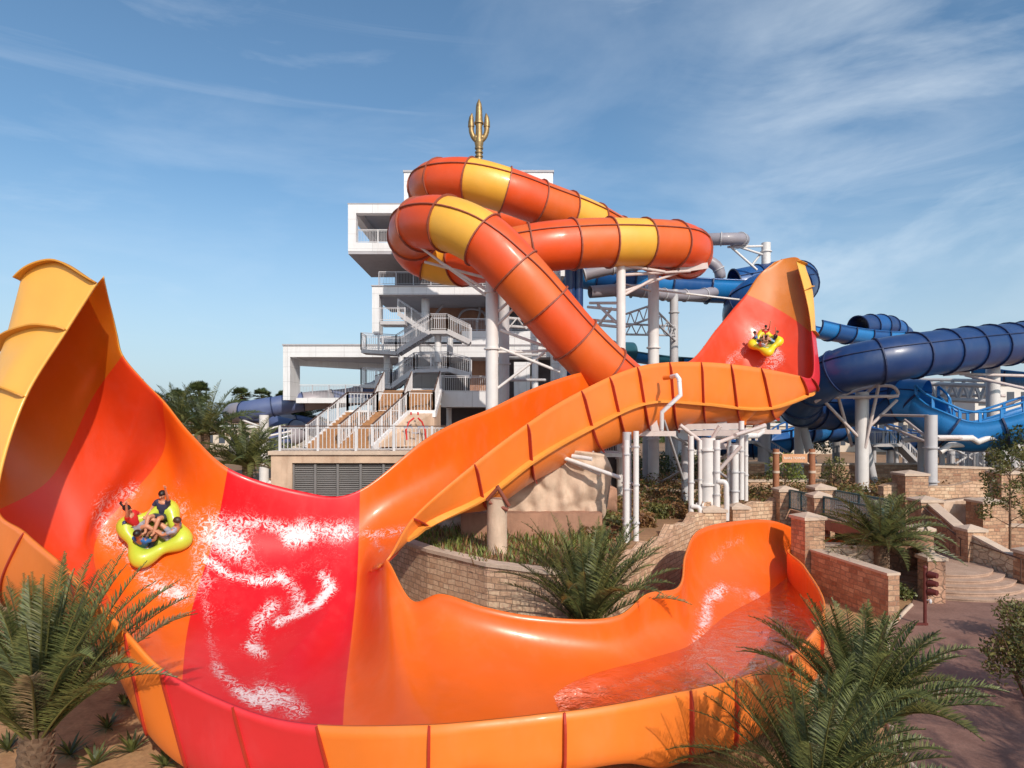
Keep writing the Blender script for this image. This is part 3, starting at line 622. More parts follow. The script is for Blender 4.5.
# ---- blue tubes
t = thing('enclosed_tube_slide', 'big dark blue enclosed tube slide curving in from the right edge', 'tube slide', P(900, 360, 48))
tube_slide(t, pc((1100, 330, 58), (1050, 338, 54), (1010, 344, 50.5), (965, 349, 48), (925, 354, 46.5), (885, 360, 46), (845, 369, 47), (815, 385, 49.5), (800, 402, 53), (812, 411, 57), (850, 409, 58), (885, 396, 56), (893, 390, 53.5), (870, 386, 52)), 1.6, 2.7, ['blue_mid', 'blue_mid', 'blue_mid', 'blue_dark', 'blue_mid', 'blue_dark', 'blue_dark', 'blue_dark', 'blue_dark', 'blue_dark', 'blue_dark', 'blue_dark'], 'blue_flange', ring=1.07)
t = thing('enclosed_tube_slide', 'dark blue tube coil behind the raised yellow tip of the right wing', 'tube slide', P(770, 300, 58))
tube_slide(t, pc((735, 288, 62), (790, 278, 62), (797, 285, 58), (780, 290, 55.5), (758, 296, 55.5), (744, 310, 57), (750, 325, 60), (775, 335, 62), (800, 330, 64)), 1.75, 2.5, ['blue_mid', 'blue_dark', 'blue_dark'], 'blue_flange', ring=1.06)
t = thing('enclosed_tube_slide', 'short dark blue vertical tube stack beside the white tower', 'tube slide', P(575, 320, 52))
for px, Yv in ((570, 52), (578, 52.3)):
    m = MB(); m.tube([P(px, 255, Yv), P(px, 395, Yv)], .42, 16); m.build('tube_section', 'blue_dark', t)
# ---- grey tubes near the tower
t = thing('enclosed_tube_slide', 'thin grey tube slide poking out above and behind the orange loop', 'tube slide', P(720, 240, 60), 'thin grey tube slides')
tube_slide(t, pc((560, 282, 62), (600, 272, 62), (650, 248, 62), (700, 240, 60), (727, 239, 59), (742, 239, 60), (738, 243, 64)), .56, 2.3, ['grey_fibre'], 'grey_steel', seam=False, ring=1.15)
t = thing('enclosed_tube_slide', 'thin grey tube slide weaving behind the columns under the orange loop', 'tube slide', P(640, 290, 54), 'thin grey tube slides')
tube_slide(t, pc((585, 275, 56), (610, 269, 56), (660, 262, 58), (700, 258, 60), (718, 268, 60), (720, 285, 60), (705, 294, 58), (670, 295, 56), (630, 290, 54), (590, 292, 53)), .5, 2.3, ['grey_fibre'], 'grey_steel', seam=False, ring=1.15)
t = thing('enclosed_tube_slide', 'grey blue tube slide curling past the lower left terrace', 'tube slide', P(320, 400, 62), 'grey blue tube slides by the terrace')
tube_slide(t, pc((412, 370, 66), (385, 386, 63), (350, 397, 60), (310, 401, 58), (270, 407, 57), (245, 411, 57), (233, 413, 59), (245, 414, 62), (290, 415, 64)), .85, 2.6, ['grey_blue_fibre', 'grey_fibre', 'grey_blue_fibre'], 'blue_flange', seam=False, ring=1.08)
t = thing('enclosed_tube_slide', 'lower grey blue tube slide lying behind the white terrace railing', 'tube slide', P(300, 425, 62), 'grey blue tube slides by the terrace')
tube_slide(t, pc((235, 448, 56), (262, 446, 58), (300, 432, 60), (275, 424, 62), (300, 424, 64), (340, 438, 64)), .85, 2.6, ['grey_fibre', 'grey_blue_fibre'], 'blue_flange', seam=False, ring=1.08)
t = post_px('white post with three side arms holding the grey blue tube left of the terrace', 264, 415, 56, .4, rings=())
arms(t, [(P(264, 428, 56), P(234, 417, 57)), (P(264, 430, 56), P(285, 425, 57)), (P(264, 437, 56), P(292, 431, 57))], .18, 'white_steel')
# ---- open flumes: U section
def flume(t, pts, rad, mats, seglen=3, wall='blue_mid', fl='blue_flange', arc=(185, 355), rimw=.08, windows=False):
    c = curve(pts, 10); L = sum((b-a).length for a, b in zip(c, c[1:])); n = max(2, round(L/seglen)); sub = 6; c = resample(c, n*sub+1); na = 16
    edge = [[], []]
    for k in range(n):
        m = MB(); vs = []
        for i in range(k*sub, (k+1)*sub+1):
            d = (c[min(i+1, len(c)-1)]-c[max(i-1, 0)]).normalized(); s = d.cross(V((0, 0, 1))).normalized(); u = s.cross(d)
            for rr in (rad, rad*1.05):
                for j in range(na):
                    a = R(arc[0]+(arc[1]-arc[0])*j/(na-1)); vs.append(c[i]+(s*math.cos(a)+u*math.sin(a))*rr)
            if i == k*sub or i == n*sub:
                f = MB(); q = []
                for j in range(na):
                    a = R(arc[0]+(arc[1]-arc[0])*j/(na-1)); o = s*math.cos(a)+u*math.sin(a); q += [c[i]+o*rad*1.04-d*.06, c[i]+o*rad*1.16-d*.06, c[i]+o*rad*1.16+d*.06, c[i]+o*rad*1.04+d*.06]
                f.add(q, [(4*e+g, 4*e+(g+1) % 4, 4*e+4+(g+1) % 4, 4*e+4+g) for e in range(na-1) for g in range(4)]); f.build('flange', fl, t)
        fs = []
        for i in range(sub):
            for j in range(na-1):
                a = i*2*na+j; fs.append((a, a+2*na, a+2*na+1, a+1)); b = a+na; fs.append((b, b+1, b+2*na+1, b+2*na))
            for j in (0, na-1): a = i*2*na+j; fs.append((a, a+na, a+3*na, a+2*na))
        m.add(vs, fs, smooth=True); m.build('flume_section', mats[k % len(mats)], t)
    for sgn in (0, -1):
        m = MB(); pl = []
        for i in range(len(c)):
            d = (c[min(i+1, len(c)-1)]-c[max(i-1, 0)]).normalized(); s = d.cross(V((0, 0, 1))).normalized(); u = s.cross(d); a = R(arc[sgn]); pl.append(c[i]+(s*math.cos(a)+u*math.sin(a))*rad*1.03)
        m.tube(pl, rimw, 6); m.build('rim', mats[-1], t)
        if windows:
            m = MB(); top = [p+V((0, 0, .75)) for p in pl]; m.tube(top, .09, 6)
            for i in range(0, len(pl), 3): m.beam(pl[i], top[i], .22, .08)
            m.build('side_rail', mats[-1], t)
    return c
t = thing('open_flume_slide', 'bright blue open flume dipping and rising at the right under the big tube', 'water slide', P(950, 425, 50), 'bright blue open flumes')
tube_slide(t, pc((850, 405, 55), (880, 404, 53), (905, 400, 51.5), (925, 402, 50.5)), 1.7, 2.2, ['blue_mid', 'blue_mid', 'blue_light'], 'blue_flange', ring=1.05, seam=True)
flume(t, pc((922, 401, 50.6), (940, 417, 49.5), (955, 427, 49), (975, 430, 48.5), (1000, 425, 48), (1030, 416, 47.5), (1080, 405, 47)), 1.6, ['blue_light'], windows=True, arc=(160, 380))
t = thing('open_flume_slide', 'bright blue open flume humping up in the gap left of the thick blue slide post', 'water slide', P(810, 430, 66), 'bright blue open flumes')
flume(t, pc((700, 432, 66), (740, 440, 64), (775, 438, 63), (800, 428, 64), (830, 424, 66), (865, 428, 68), (900, 436, 70), (940, 440, 72)), 1.6, ['blue_light', 'blue_mid'], windows=True, seglen=2.6)
t = thing('open_flume_slide', 'deep blue open flume running straight behind the posts under the orange loop', 'water slide', P(670, 285, 62))
flume(t, pc((560, 268, 60), (600, 274, 60), (640, 280, 60), (700, 285, 60), (745, 287, 60)), 1.5, ['blue_light', 'blue_mid'], seglen=3.2, arc=(170, 370))
t = thing('open_flume_slide', 'narrow blue open flume high at the right with a half covered turn', 'water slide', P(860, 330, 70))
flume(t, pc((812, 325, 66), (840, 331, 68), (870, 335, 70), (895, 336, 72)), 1.15, ['blue_light', 'blue_mid'], seglen=2.6, arc=(165, 375))
tube_slide(t, pc((858, 328, 70), (873, 326, 71), (890, 328, 73), (902, 336, 75)), 1.25, 2, ['blue_dark', 'blue_mid'], 'blue_flange', seam=False)
t = thing('open_flume_slide', 'dark green and blue low flume running behind the orange arm', 'water slide', P(640, 354, 64))
tube_slide(t, pc((590, 345, 62), (612, 351, 63), (632, 352, 64)), .95, 2.4, ['green_blue'], 'blue_flange', seam=False)
flume(t, pc((625, 351, 64), (660, 356, 65), (700, 359, 66), (730, 360, 67)), .95, ['blue_light', 'green_blue'], seglen=2.8)
t = thing('open_flume_slide', 'blue tube and flume glimpsed at the right edge under the big tube', 'water slide', P(1010, 370, 60))
flume(t, pc((980, 366, 62), (1010, 370, 60), (1050, 374, 58), (1100, 376, 58)), 1.3, ['blue_light'], seglen=2.6)
# ---- blue slide supports
gb = 'steel posts carrying the blue slides'
t = post_px('thick pale column with a curved cradle under the big blue tube', 862, 392, 50, .48, rings=(9.6,), group=gb)
cr = curve(pc((815, 402, 48.5), (838, 388, 47.5), (865, 381, 47.5), (880, 379, 49)), 6); cr2 = curve(pc((835, 398, 50), (865, 388, 50), (895, 388, 50), (898, 394, 50), (888, 398, 50)), 6)
for q in (cr, cr2): m = MB(); m.tube(q, .13, 8); m.build('cradle', 'pinkish_steel', t)
arms(t, [(P(812, 398, 49), P(898, 396, 49)), (P(825, 402, 49), P(861, 440, 50)), (P(897, 400, 50), P(868, 428, 50)), (P(880, 380, 49), P(865, 448, 49.6)), (P(862, 397, 50), P(883, 378, 49)), (P(838, 396, 49.5), P(852, 446, 51))], .24, 'pinkish_steel')
t = post_px('grey column with a flat head in front of the bright blue flume', 931, 415, 46, .40, mat='grey_steel', rings=(3.6, 6.0), group=gb)
arms(t, [(P(880, 415, 50), P(928, 416, 46)), (P(905, 420, 50), P(928, 438, 46)), (P(885, 425, 52), P(926, 442, 47)), (P(938, 438, 46), P(965, 438, 47))], .2, 'pinkish_steel')
t = post_px('tall pale column by the right edge carrying the truss and tube', 993, 365, 52, .48, rings=(4.5, 8.8), group=gb)
arms(t, [(P(960, 374, 50), P(1030, 376, 50)), (P(965, 375, 50), P(1040, 392, 48)), (P(995, 410, 52), P(1040, 390, 50)), (P(993, 395, 52), P(1005, 396, 52)), (P(975, 440, 50), P(990, 455, 52))], .24, 'pinkish_steel')
m = MB(); m.beam(P(946, 372, 49), P(966, 370, 49), .8, .6); m.build('saddle_plate', 'pinkish_steel', t)
for px, yt, Y, r, lb, mt in ((984, 420, 56, .25, 'slim grey post just left of the tall right column', 'grey_steel'), (951, 397, 62, .33, 'grey post rising behind the bright blue flume', 'grey_steel'), (799, 400, 58, .4, 'white column right of the red shell end of the arm', 'white_steel'),
        (764, 418, 60, .55, 'stout grey column behind the hedge, left of the wooden sign', 'grey_steel'), (942, 445, 50, .2, 'short grey post beside the flat headed column', 'grey_steel'), (1003, 440, 54, .25, 'slim pale post right of the tall right column', 'grey_steel'), (670, 365, 60, .45, 'grey column behind the raised orange arm above the hedge bank', 'grey_steel'), (921, 440, 52, .25, 'thin grey post under the stair at the right', 'grey_steel')):
    post_px(lb, px, yt, Y, r, mat=mt, group=gb)
post('leaning grey strut right of the wooden sign', (818-512)*56/FP, 56, 2.5, P(803, 412, 56).z, .36, mat='grey_steel', group=gb, lean=(-1.6, 0))
post('leaning pale strut just right of the thick cradle column', (883-512)*52/FP-.6, 52, 2.5, P(870, 435, 52).z, .3, mat='grey_steel', group=gb, lean=(-.9, 0))
t = thing('service_bridge', 'long grey lattice walkway bridge crossing behind the blue slides', 'bridge', P(950, 395, 62))
lattice(t, P(905, 383, 60), P(992, 386, 56), 1.35, 8, .28); lattice(t, P(905, 379, 62), P(992, 381, 58), 1.35, 8, .22)
m = MB(); m.beam(P(903, 396, 61), P(995, 396, 57), 1.6, .15); m.build('walkway', 'grey_steel', t)
t = thing('pipe_run', 'bent white water pipe run below the bright blue flume', 'pipe', P(960, 438, 48))
for pl in ([(935, 438, 47), (972, 438, 47), (978, 442, 47), (988, 438, 47), (1005, 438, 47), (1013, 428, 47), (1050, 428, 47)], [(940, 452, 48), (950, 445, 48), (975, 444, 48), (985, 441, 48)], [(905, 440, 52), (945, 438, 50)]):
    m = MB(); m.tube(pc(*pl), .22, 10); m.build('pipe', 'white_steel', t)
t = post_px('pale post with collars above the blue coil, braced to the grey tube', 766, 243, 62, .42, z0=12, base=False, rings=(22.2, 24), group=gb)
arms(t, [(P(764, 255, 62), P(730, 244, 60)), (P(764, 246, 62), P(728, 247, 60)), (P(757, 270, 60), P(730, 246, 60)), (P(750, 268, 62), P(762, 252, 62))], .22, 'white_steel')
# ================================================================ white tower
def XZ(px, py, Y): return (px-512)*Y/FP, CH-(py-HOR)*Y/FP
tower = thing('slide_tower', 'white concrete slide tower of stacked cantilevered decks and frames', 'tower', (-6, 60, 2.5))
def slab(nm, mat, x0, x1, y0, y1, Ya, Yb, par=tower):
    """front face given by its picture edges at depth Ya, extruded back to depth Yb"""
    a, z1 = XZ(x0, y0, Ya); b, z0 = XZ(x1, y1, Ya); m = MB(); m.box(a, b, Ya, Yb, z0, z1); return m.build(nm, mat, par)
def block(nm, mat, boxes, par=tower):
    m = MB()
    for (x0, x1, y0, y1, Ya, Yb) in boxes:
        a, z1 = XZ(x0, y0, Ya); b, z0 = XZ(x1, y1, Ya); m.box(a, b, Ya, Yb, z0, z1)
    return m.build(nm, mat, par)
# top frame, 55..64 deep, open roof
fx = lambda x, Y: (x*Y/55)    # same world x
x0, zt = XZ(348, 204, 55); x1, zb = XZ(560, 254, 55); zo = XZ(0, 213, 55)[1]; zc = XZ(0, 242.5, 55)[1]; xp = XZ(356, 0, 55)[0]
m = MB()
m.box(x0, x1, 55, 55.7, zo, zt); m.box(x0, xp, 55.003, 55.697, zc, zo); m.box(x0, xp, 55.7, 63.3, zo, zt-.003)
m.box(x0, x1, 63.3, 64, zo, zt); m.box(x0, xp, 63.303, 63.997, zc, zo); m.box(x0+6.2, x0+7.0, 55.7, 63.3, zo+.003, zt-.006)
m.build('top_frame', 'white_paint', tower)
m = MB(); m.box(x0, x1, 55, 64, zb+.25, zc); m.build('deck_slab', 'white_paint', tower)
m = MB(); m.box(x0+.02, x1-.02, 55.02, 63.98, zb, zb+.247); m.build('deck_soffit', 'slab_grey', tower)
m = MB(); m.box(x0-.04, x1, 54.96, 64.04, zt, zt+.07); m.build('coping', 'slab_grey', tower)
# core
block('core_wall', 'white_paint', [(404, 553, 172, 205, 60, 75), (404, 560, 205, 400, 64.1, 75)])
block('coping', 'slab_grey', [(403, 554, 170, 172, 59.9, 75.2)])
block('floor_band', 'white_paint', [(470, 565, 206, 216, 57, 64), (470, 565, 262, 276, 56, 64)])
# second level
block('second_frame', 'white_paint', [(372, 545, 286, 294.5, 55.3, 64), (372, 379, 294.5, 333, 55.303, 57.0)])
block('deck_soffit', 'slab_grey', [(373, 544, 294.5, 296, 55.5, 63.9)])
block('coping', 'slab_grey', [(371, 546, 285, 286, 55.2, 64.1)])
block('back_wall', 'rock_brown', [(428, 500, 296, 333, 61.5, 63)])
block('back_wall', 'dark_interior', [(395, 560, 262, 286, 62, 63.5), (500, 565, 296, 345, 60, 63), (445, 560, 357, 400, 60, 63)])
block('floor_band', 'white_paint', [(462, 565, 331, 344, 55, 63)])
block('floor_slab', 'white_paint', [(380, 470, 336, 342, 56, 63)])
# third level : long low frame
block('third_frame', 'white_paint', [(283, 566, 345.5, 357, 55, 63), (283, 290, 357, 400, 55.003, 57.6)])
block('coping', 'slab_grey', [(282, 567, 344, 345.5, 54.9, 63.1)])
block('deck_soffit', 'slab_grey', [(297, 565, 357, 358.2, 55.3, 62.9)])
block('third_deck', 'white_paint', [(296, 420, 398, 403, 56, 64)])
m = MB(); m.beam(P(298, 360, 57.4), P(392, 366, 61.5), .5, 1.0); m.build('slanted_beam', 'white_paint', tower)
block('back_wall', 'rock_brown', [(470, 490, 358, 392, 58, 59)])
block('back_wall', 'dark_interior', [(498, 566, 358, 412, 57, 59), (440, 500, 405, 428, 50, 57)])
block('balcony_front', 'white_paint', [(441, 492, 391, 407, 46, 57)])
block('back_wall', 'white_paint', [(514, 530, 362, 410, 54, 56), (552, 560, 350, 410, 52, 54)])
for px, y1, y2, Y, r in ((425.5, 296, 318, 57, .36), (387, 350, 384, 52, .26), (438, 334, 362, 51, .27), (450, 338, 355, 53, .25), (401, 352, 380, 55, .22), (449, 408, 428, 48, .2), (563, 352, 410, 51, .3), (557, 262, 286, 54, .3), (520, 408, 440, 46, .3), (545, 300, 330, 53, .25), (535, 345, 410, 50, .25)):
    x, Yv, za, zb_ = PP(px, y1, y2, Y); m = MB(); m.cyl((x, Yv), r, zb_, za, 16); m.build('column', 'white_paint', tower)
# painted pipes / decorations on the rock face behind the second level
m = MB()
for pl in ([(456, 325, 61), (462, 312, 61), (470, 309, 61), (484, 313, 61), (486, 325, 61)], [(478, 300, 61), (480, 312, 61), (477, 322, 61)], [(434, 316, 60), (445, 304, 60), (462, 300, 60)]):
    m.tube(curve(pc(*pl), 5), .12, 6)
m.build('wall_pipe', 'rail_grey', tower)
# ---------------------------------------------------------------- railings
RAILN = [0]
def railing(label, pts, h=1.1, mat='rail_metal', hr='rail_metal', sp=.13, post_sp=1.6, group='metal railings of the tower and terraces', bal=.022, pr=.04, par=None, hw=.05):
    pts = [V(p) for p in pts]
    t = par or thing('metal_railing', label, 'railing', pts[0], group)
    m = MB(); up = V((0, 0, h)); m2 = MB(); m3 = MB()
    for a, b in zip(pts, pts[1:]):
        L = (b-a).length; n = max(1, int(L/sp))
        m.beam(a+up, b+up, hw*1.4, hw); m2.beam(a+V((0, 0, .1)), b+V((0, 0, .1)), .035, .04); m2.beam(a+up-V((0, 0, .1)), b+up-V((0, 0, .1)), .035, .04)
        for i in range(n+1):
            p = a.lerp(b, i/n); m2.beam(p+V((0, 0, .1)), p+up-V((0, 0, .1)), bal, bal)
        k = max(1, round(L/post_sp))
        for i in range(k+1): p = a.lerp(b, i/k); m3 = MB(); m3.beam(p-V((0, 0, .05)), p+up, pr*2, pr*2); m3.build('post', mat, t)
    m.build('handrail', hr, t); m2.build('balusters', mat, t)
    return t
railing('short railing in the opening of the topmost white frame', pc((357, 243, 56.2), (420, 243, 56.2)), 1.15, 'rail_metal')
railing('dark railing on the deck just below the topmost white frame', pc((379, 285, 56.5), (500, 285, 56.5)), 1.15, 'rail_grey')
railing('railing left of the core on the second white deck', pc((460, 331, 55.4), (545, 331, 55.4)), 1.05, 'rail_grey')
railing('long grey railing across the low left frame of the tower', pc((296, 399, 57.5), (362, 399, 57.5)), 1.25, 'rail_grey')
railing('white railing along the balcony right of the wide stairs', pc((441, 392, 46), (490, 392.5, 46)), 1.15, 'rail_metal')
# ---------------------------------------------------------------- steel switchback stair
st = thing('switchback_stair', 'grey steel switchback stair zigzagging up the left front of the tower', 'staircase', P(420, 385, 50))
def landing(a, b, d):
    a = V(a); b = V(b); m = MB(); m.hexa([a-V((0, 0, .28)), b-V((0, 0, .28)), b+V((0, d, -.28)), a+V((0, d, -.28)), a, b, b+V((0, d, 0)), a+V((0, d, 0))]); m.build('landing', 'grey_steel', st)
def flight(a, b, d, n=9):
    a = V(a); b = V(b); m = MB(); dz = V((0, 0, .14))
    for o in (0, d): m = MB(); m.beam(a+V((0, o, -.1)), b+V((0, o, -.1)), .06, .34); m.build('stringer', 'grey_steel', st)
    m = MB()
    for i in range(n):
        p = a.lerp(b, (i+.5)/n); w = abs(b.x-a.x)/n/2; m.box(p.x-w, p.x+w, p.y+.03, p.y+d-.03, p.z-.02, p.z+.03)
    m.build('treads', 'slab_grey', st)
def srail(pl, h=1.1): railing('', pl, h, 'rail_metal', 'rail_grey', par=st, sp=.15, post_sp=1.5)
D = 1.7
L1 = pc((361, 349, 50), (396, 351, 50), (430, 330, 50), (447, 330, 50), (470, 341, 50))
landing(L1[0], L1[1], D); flight(L1[1], L1[2], D, 12); landing(L1[2], L1[3], D); flight(L1[3], L1[4], D, 8)
srail(L1, 1.25); srail([p+V((0, D, 0)) for p in L1], 1.25); srail([L1[0], L1[0]+V((0, D, 0))], 1.25)
L2 = pc((361, 384, 50), (391, 385, 50), (414, 369, 50), (448, 368, 50), (470, 374, 50))
landing(L2[0], L2[1], D); flight(L2[1], L2[2], D, 9); landing(L2[2], L2[3], D); flight(L2[3], L2[4], D, 7)
srail(L2, 1.25); srail([p+V((0, D, 0)) for p in L2], 1.25); srail([L2[0], L2[0]+V((0, D, 0))], 1.25)
L3 = pc((380, 321, 53), (405, 321, 53)); landing(L3[0], L3[1], D); srail(L3, 1.1); L3b = pc((398, 312, 54), (425, 330, 54)); flight(L3b[0], L3b[1], D, 8); srail(L3b, 1.1)
L4 = pc((420, 352, 52), (440, 366, 52)); flight(L4[0], L4[1], D, 8); srail(L4, 1.1)
# ---------------------------------------------------------------- terrace building below the tower
terr = thing('terrace_building', 'low stucco terrace building with louvred plant room below the white tower', 'building', P(380, 520, 34))
TY = 34.0; tx0, tz = XZ(271, 451, TY); tx1 = XZ(600, 0, TY)[0]
m = MB(); m.box(tx0, XZ(292, 0, TY)[0], TY, 46, 0, tz-.2); m.box(XZ(292, 0, TY)[0], tx1, TY+.5, 46, 0, tz-.2); m.box(XZ(292, 0, TY)[0], tx1, TY, TY+.5, XZ(0, 463, TY)[1], tz-.2); m.box(XZ(420, 0, TY)[0], tx1, TY+.003, TY+.5, 0, XZ(0, 463, TY)[1]-.003)
m.build('wall', 'stucco', terr)
m = MB(); m.box(tx0-.12, tx1, TY-.12, 46, tz-.2, tz); m.build('terrace_slab', 'cap_stone', terr)
m = MB(); za = XZ(0, 464, TY)[1]; zb_ = XZ(0, 520, TY)[1]
for i in range(26):
    z = zb_+(za-zb_)*(i+.5)/26; a = XZ(292, 0, TY)[0]; b = XZ(420, 0, TY)[0]
    m.add([(a, TY+.32, z+.05), (b, TY+.32, z+.05), (b, TY+.2, z-.05), (a, TY+.2, z-.05), (a, TY+.34, z+.03), (b, TY+.34, z+.03), (b, TY+.22, z-.07), (a, TY+.22, z-.07)], [(0, 1, 2, 3), (7, 6, 5, 4), (0, 4, 5, 1), (1, 5, 6, 2), (2, 6, 7, 3), (3, 7, 4, 0)])
m.build('louvres', 'louvre_grey', terr); m = MB()
for px in (292.5, 314.5, 337, 360, 383, 405): a = XZ(px, 0, TY)[0]; m.box(a-.06, a+.06, TY+.12, TY+.3, zb_, za)
m.build('louvre_posts', 'louvre_grey', terr)
railing('long white railing with a dark handrail along the front edge of the terrace', [V((XZ(279, 0, TY)[0], TY+.15, tz)), V((XZ(470, 0, TY)[0], TY+.15, tz))], 1.3, 'rail_metal', 'handrail_brown', sp=.2, bal=.035, pr=.06, post_sp=2.0)
# wide stair
ws = thing('wide_staircase', 'wide double staircase with wooden treads climbing from the terrace to the tower', 'staircase', V((-9, 40, tz)))
def strun(lo, hi, Ya, Yb, n, mat='tread_wood'):
    """solid stair: picture points lo, hi on the front edge"""
    a = V(lo); b = V(hi); m = MB()
    for i in range(n):
        x = a.x+(b.x-a.x)*i/n; xe = a.x+(b.x-a.x)*(i+1)/n; ya = a.y+(b.y-a.y)*i/n; z = a.z+(b.z-a.z)*(i+1)/n
        m.hexa([(x, ya, tz), (xe, ya, tz), (xe+Yb*.9, ya+Yb, tz), (x+Yb*.9, ya+Yb, tz), (x, ya, z), (xe, ya, z), (xe+Yb*.9, ya+Yb, z), (x+Yb*.9, ya+Yb, z)])
    return m.build('steps', mat, ws)
# direction of climb: up to the right and away
Fa, Fm, Fb = P(372, 447, 36), P(408, 412, 39.5), P(440, 390, 43)
wd = V((-3.9, .9, 0))         # stair width vector (to the left)
def hex_stair(a, b, wv, n):
    m = MB(); cwd = MB()
    for i in range(n):
        p = a.lerp(b, i/n); q = a.lerp(b, (i+1)/n); z = q.z
        m.hexa([V((q.x, q.y, tz)), V((q.x, q.y, tz))+wv, V((p.x, p.y, tz))+wv, V((p.x, p.y, tz)), V((q.x, q.y, z)), V((q.x, q.y, z))+wv, V((p.x, p.y, z))+wv, V((p.x, p.y, z))][::1])
    return m
hex_stair(Fa, Fm, wd, 12).build('steps', 'tread_wood', ws); hex_stair(Fm+V((1.5, .6, 0)), Fb, wd, 10).build('steps', 'tread_wood', ws)
m = MB(); z = Fm.z; a = Fm; b = Fm+V((1.5, .6, 0)); m.hexa([V((b.x, b.y, tz)), V((b.x, b.y, tz))+wd, V((a.x, a.y, tz))+wd, V((a.x, a.y, tz)), b, b+wd, a+wd, a]); m.build('landing', 'tread_wood', ws)
# rock coloured side wall with the white stringer
def sheet(pts, th, mat, nm, par, nrm=V((0, -1, 0))):
    m = MB(); n = len(pts); pts = [V(p) for p in pts]
    m.add([p+nrm*th for p in pts]+pts, [tuple(range(n)), tuple(range(2*n-1, n-1, -1))]+[(k, k+n, (k+1) % n+n, (k+1) % n) for k in range(n)]); return m.build(nm, mat, par)
Fl = Fm+V((1.5, .6, 0)); base = lambda p: V((p.x, p.y, tz))
sn = V((.72, -.69, 0))
sheet([base(Fa), base(Fm), base(Fl), base(Fb), Fb, Fl, Fm, Fa], .06, 'rock_pale', 'side_wall', ws, sn)
m = MB()
for a, b in ((Fa, Fm), (Fm, Fl), (Fl, Fb)): m.beam(a+sn*.1+V((0, 0, -.1)), b+sn*.1+V((0, 0, -.1)), .14, .42)
for a, b in ((Fa, Fm), (Fm, Fl), (Fl, Fb)): m.beam(a+wd+V((0, 0, -.1)), b+wd+V((0, 0, -.1)), .14, .42)
m.build('stringer', 'white_paint', ws)
# painted symbol on the side wall: two red arcs and a blue bracket
def onwall(px, py):   # intersect the pixel ray with the stair side wall plane
    o = V((0, 0, CH)); d = V(((px-512)/FP, 1, -(py-HOR)/FP)); p0 = Fa+sn*.085; return o+d*((p0-o).dot(sn)/d.dot(sn))
m = MB()
for pl in ([(407, 440), (406, 430), (409, 422), (414, 418)], [(426, 440), (425, 430), (422, 422), (418, 418)], [(411, 415), (411, 412)], [(418, 415), (418, 412)]): m.tube([onwall(*q) for q in pl], .05, 6)
m.build('painted_arcs', 'shirt_red', ws); m = MB()
m.tube([onwall(*q) for q in [(404, 427), (412, 427), (412, 433), (418, 433), (418, 427), (428, 427)]], .04, 6); m.build('painted_bracket', 'shirt_grey', ws)
for off, lb in ((V((0, 0, 0)), 'brown topped railing on the right side of the wide staircase'), (wd*.5, 'brown topped railing up the middle of the wide staircase'), (wd, 'brown topped railing on the left side of the wide staircase')):
    railing(lb, [p+off for p in (Fa, Fm, Fl, Fb)], 1.25, 'rail_metal', 'handrail_brown', sp=.2, bal=.035, pr=.06, post_sp=1.2)
block('deck', 'white_paint', [(400, 441, 388.5, 391.5, 44, 50)], ws)
railing('white railing behind the head of the wide staircase', [Fb+wd, Fb+wd*1.0+V((-1.2, 3, 0))], 1.2, 'rail_metal', 'handrail_brown', sp=.2, bal=.035)
# rock feature right of the terrace
def rock_slab(label, outline, Yf, th, mat, jit=.25, cat='rock wall', seed=0, name='rock_wall'):
    t = thing(name, label, cat, P(outline[0][0], outline[0][1], Yf)); m = MB()
    xs = [o[0] for o in outline]; nx = 64; nz = 34; x0_, x1_ = min(xs), max(xs)
    def yr(x):
        ys = []
        for (ax, ay), (bx, by) in zip(outline, outline[1:]+outline[:1]):
            if (ax-x)*(bx-x) <= 0 and ax != bx: ys.append(ay+(by-ay)*(x-ax)/(bx-ax))
        return min(ys), max(ys)
    vs = []
    for i in range(nx+1):
        x = x0_+(x1_-x0_)*(.002+.996*i/nx); a, b = yr(x)
        for j in range(nz+1):
            p = P(x, a+(b-a)*j/nz, Yf); d = NZ.noise(p*.45+V((seed, 0, 0)))*jit*2+NZ.noise(V((p.x*2.2, 0, p.z*.9))+V((seed, 3, 0)))*jit*.5+abs(NZ.noise(V((p.x*1.1, seed, p.z*1.3))))*jit
            vs.append(p+V((0, -abs(d)-.02 if True else d, 0)))
    n1 = nz+1; cnt = len(vs); vs += [V((v.x, Yf+th, v.z)) for v in vs]
    fs = [(i*n1+j, i*n1+j+1, (i+1)*n1+j+1, (i+1)*n1+j) for i in range(nx) for j in range(nz)]; fs += [tuple(cnt+k for k in f[::-1]) for f in fs]
    for i in range(nx): a = i*n1; fs.append((a, a+n1, a+n1+cnt, a+cnt)); a += nz; fs.append((a, a+cnt, a+n1+cnt, a+n1))
    for j in range(nz): fs.append((j, j+cnt, j+1+cnt, j+1)); a = nx*n1+j; fs.append((a, a+1, a+1+cnt, a+cnt))
    m.add(vs, fs, smooth=True); m.build('rock_face', mat, t); return t
t = rock_slab('big pale fake rock panel with carved relief under the orange arm', [(462, 470), (500, 452), (560, 448), (606, 455), (612, 470), (606, 512), (602, 519), (462, 519)], 31.5, 2.0, 'rock_pale', .35)
m = MB(); a, z1 = XZ(462, 511, 31.3); b, z0 = XZ(600, 526, 31.3); m.box(a, b, 30.5, 33.2, z0-.4, z1); m.build('brown_plinth', 'rock_brown', t)
rock_slab('tall pale rock wall between terrace and arm at the left of the planted bed', [(440, 470), (470, 462), (470, 530), (440, 530)], 33.2, 1.5, 'rock_pale', .2, seed=5)
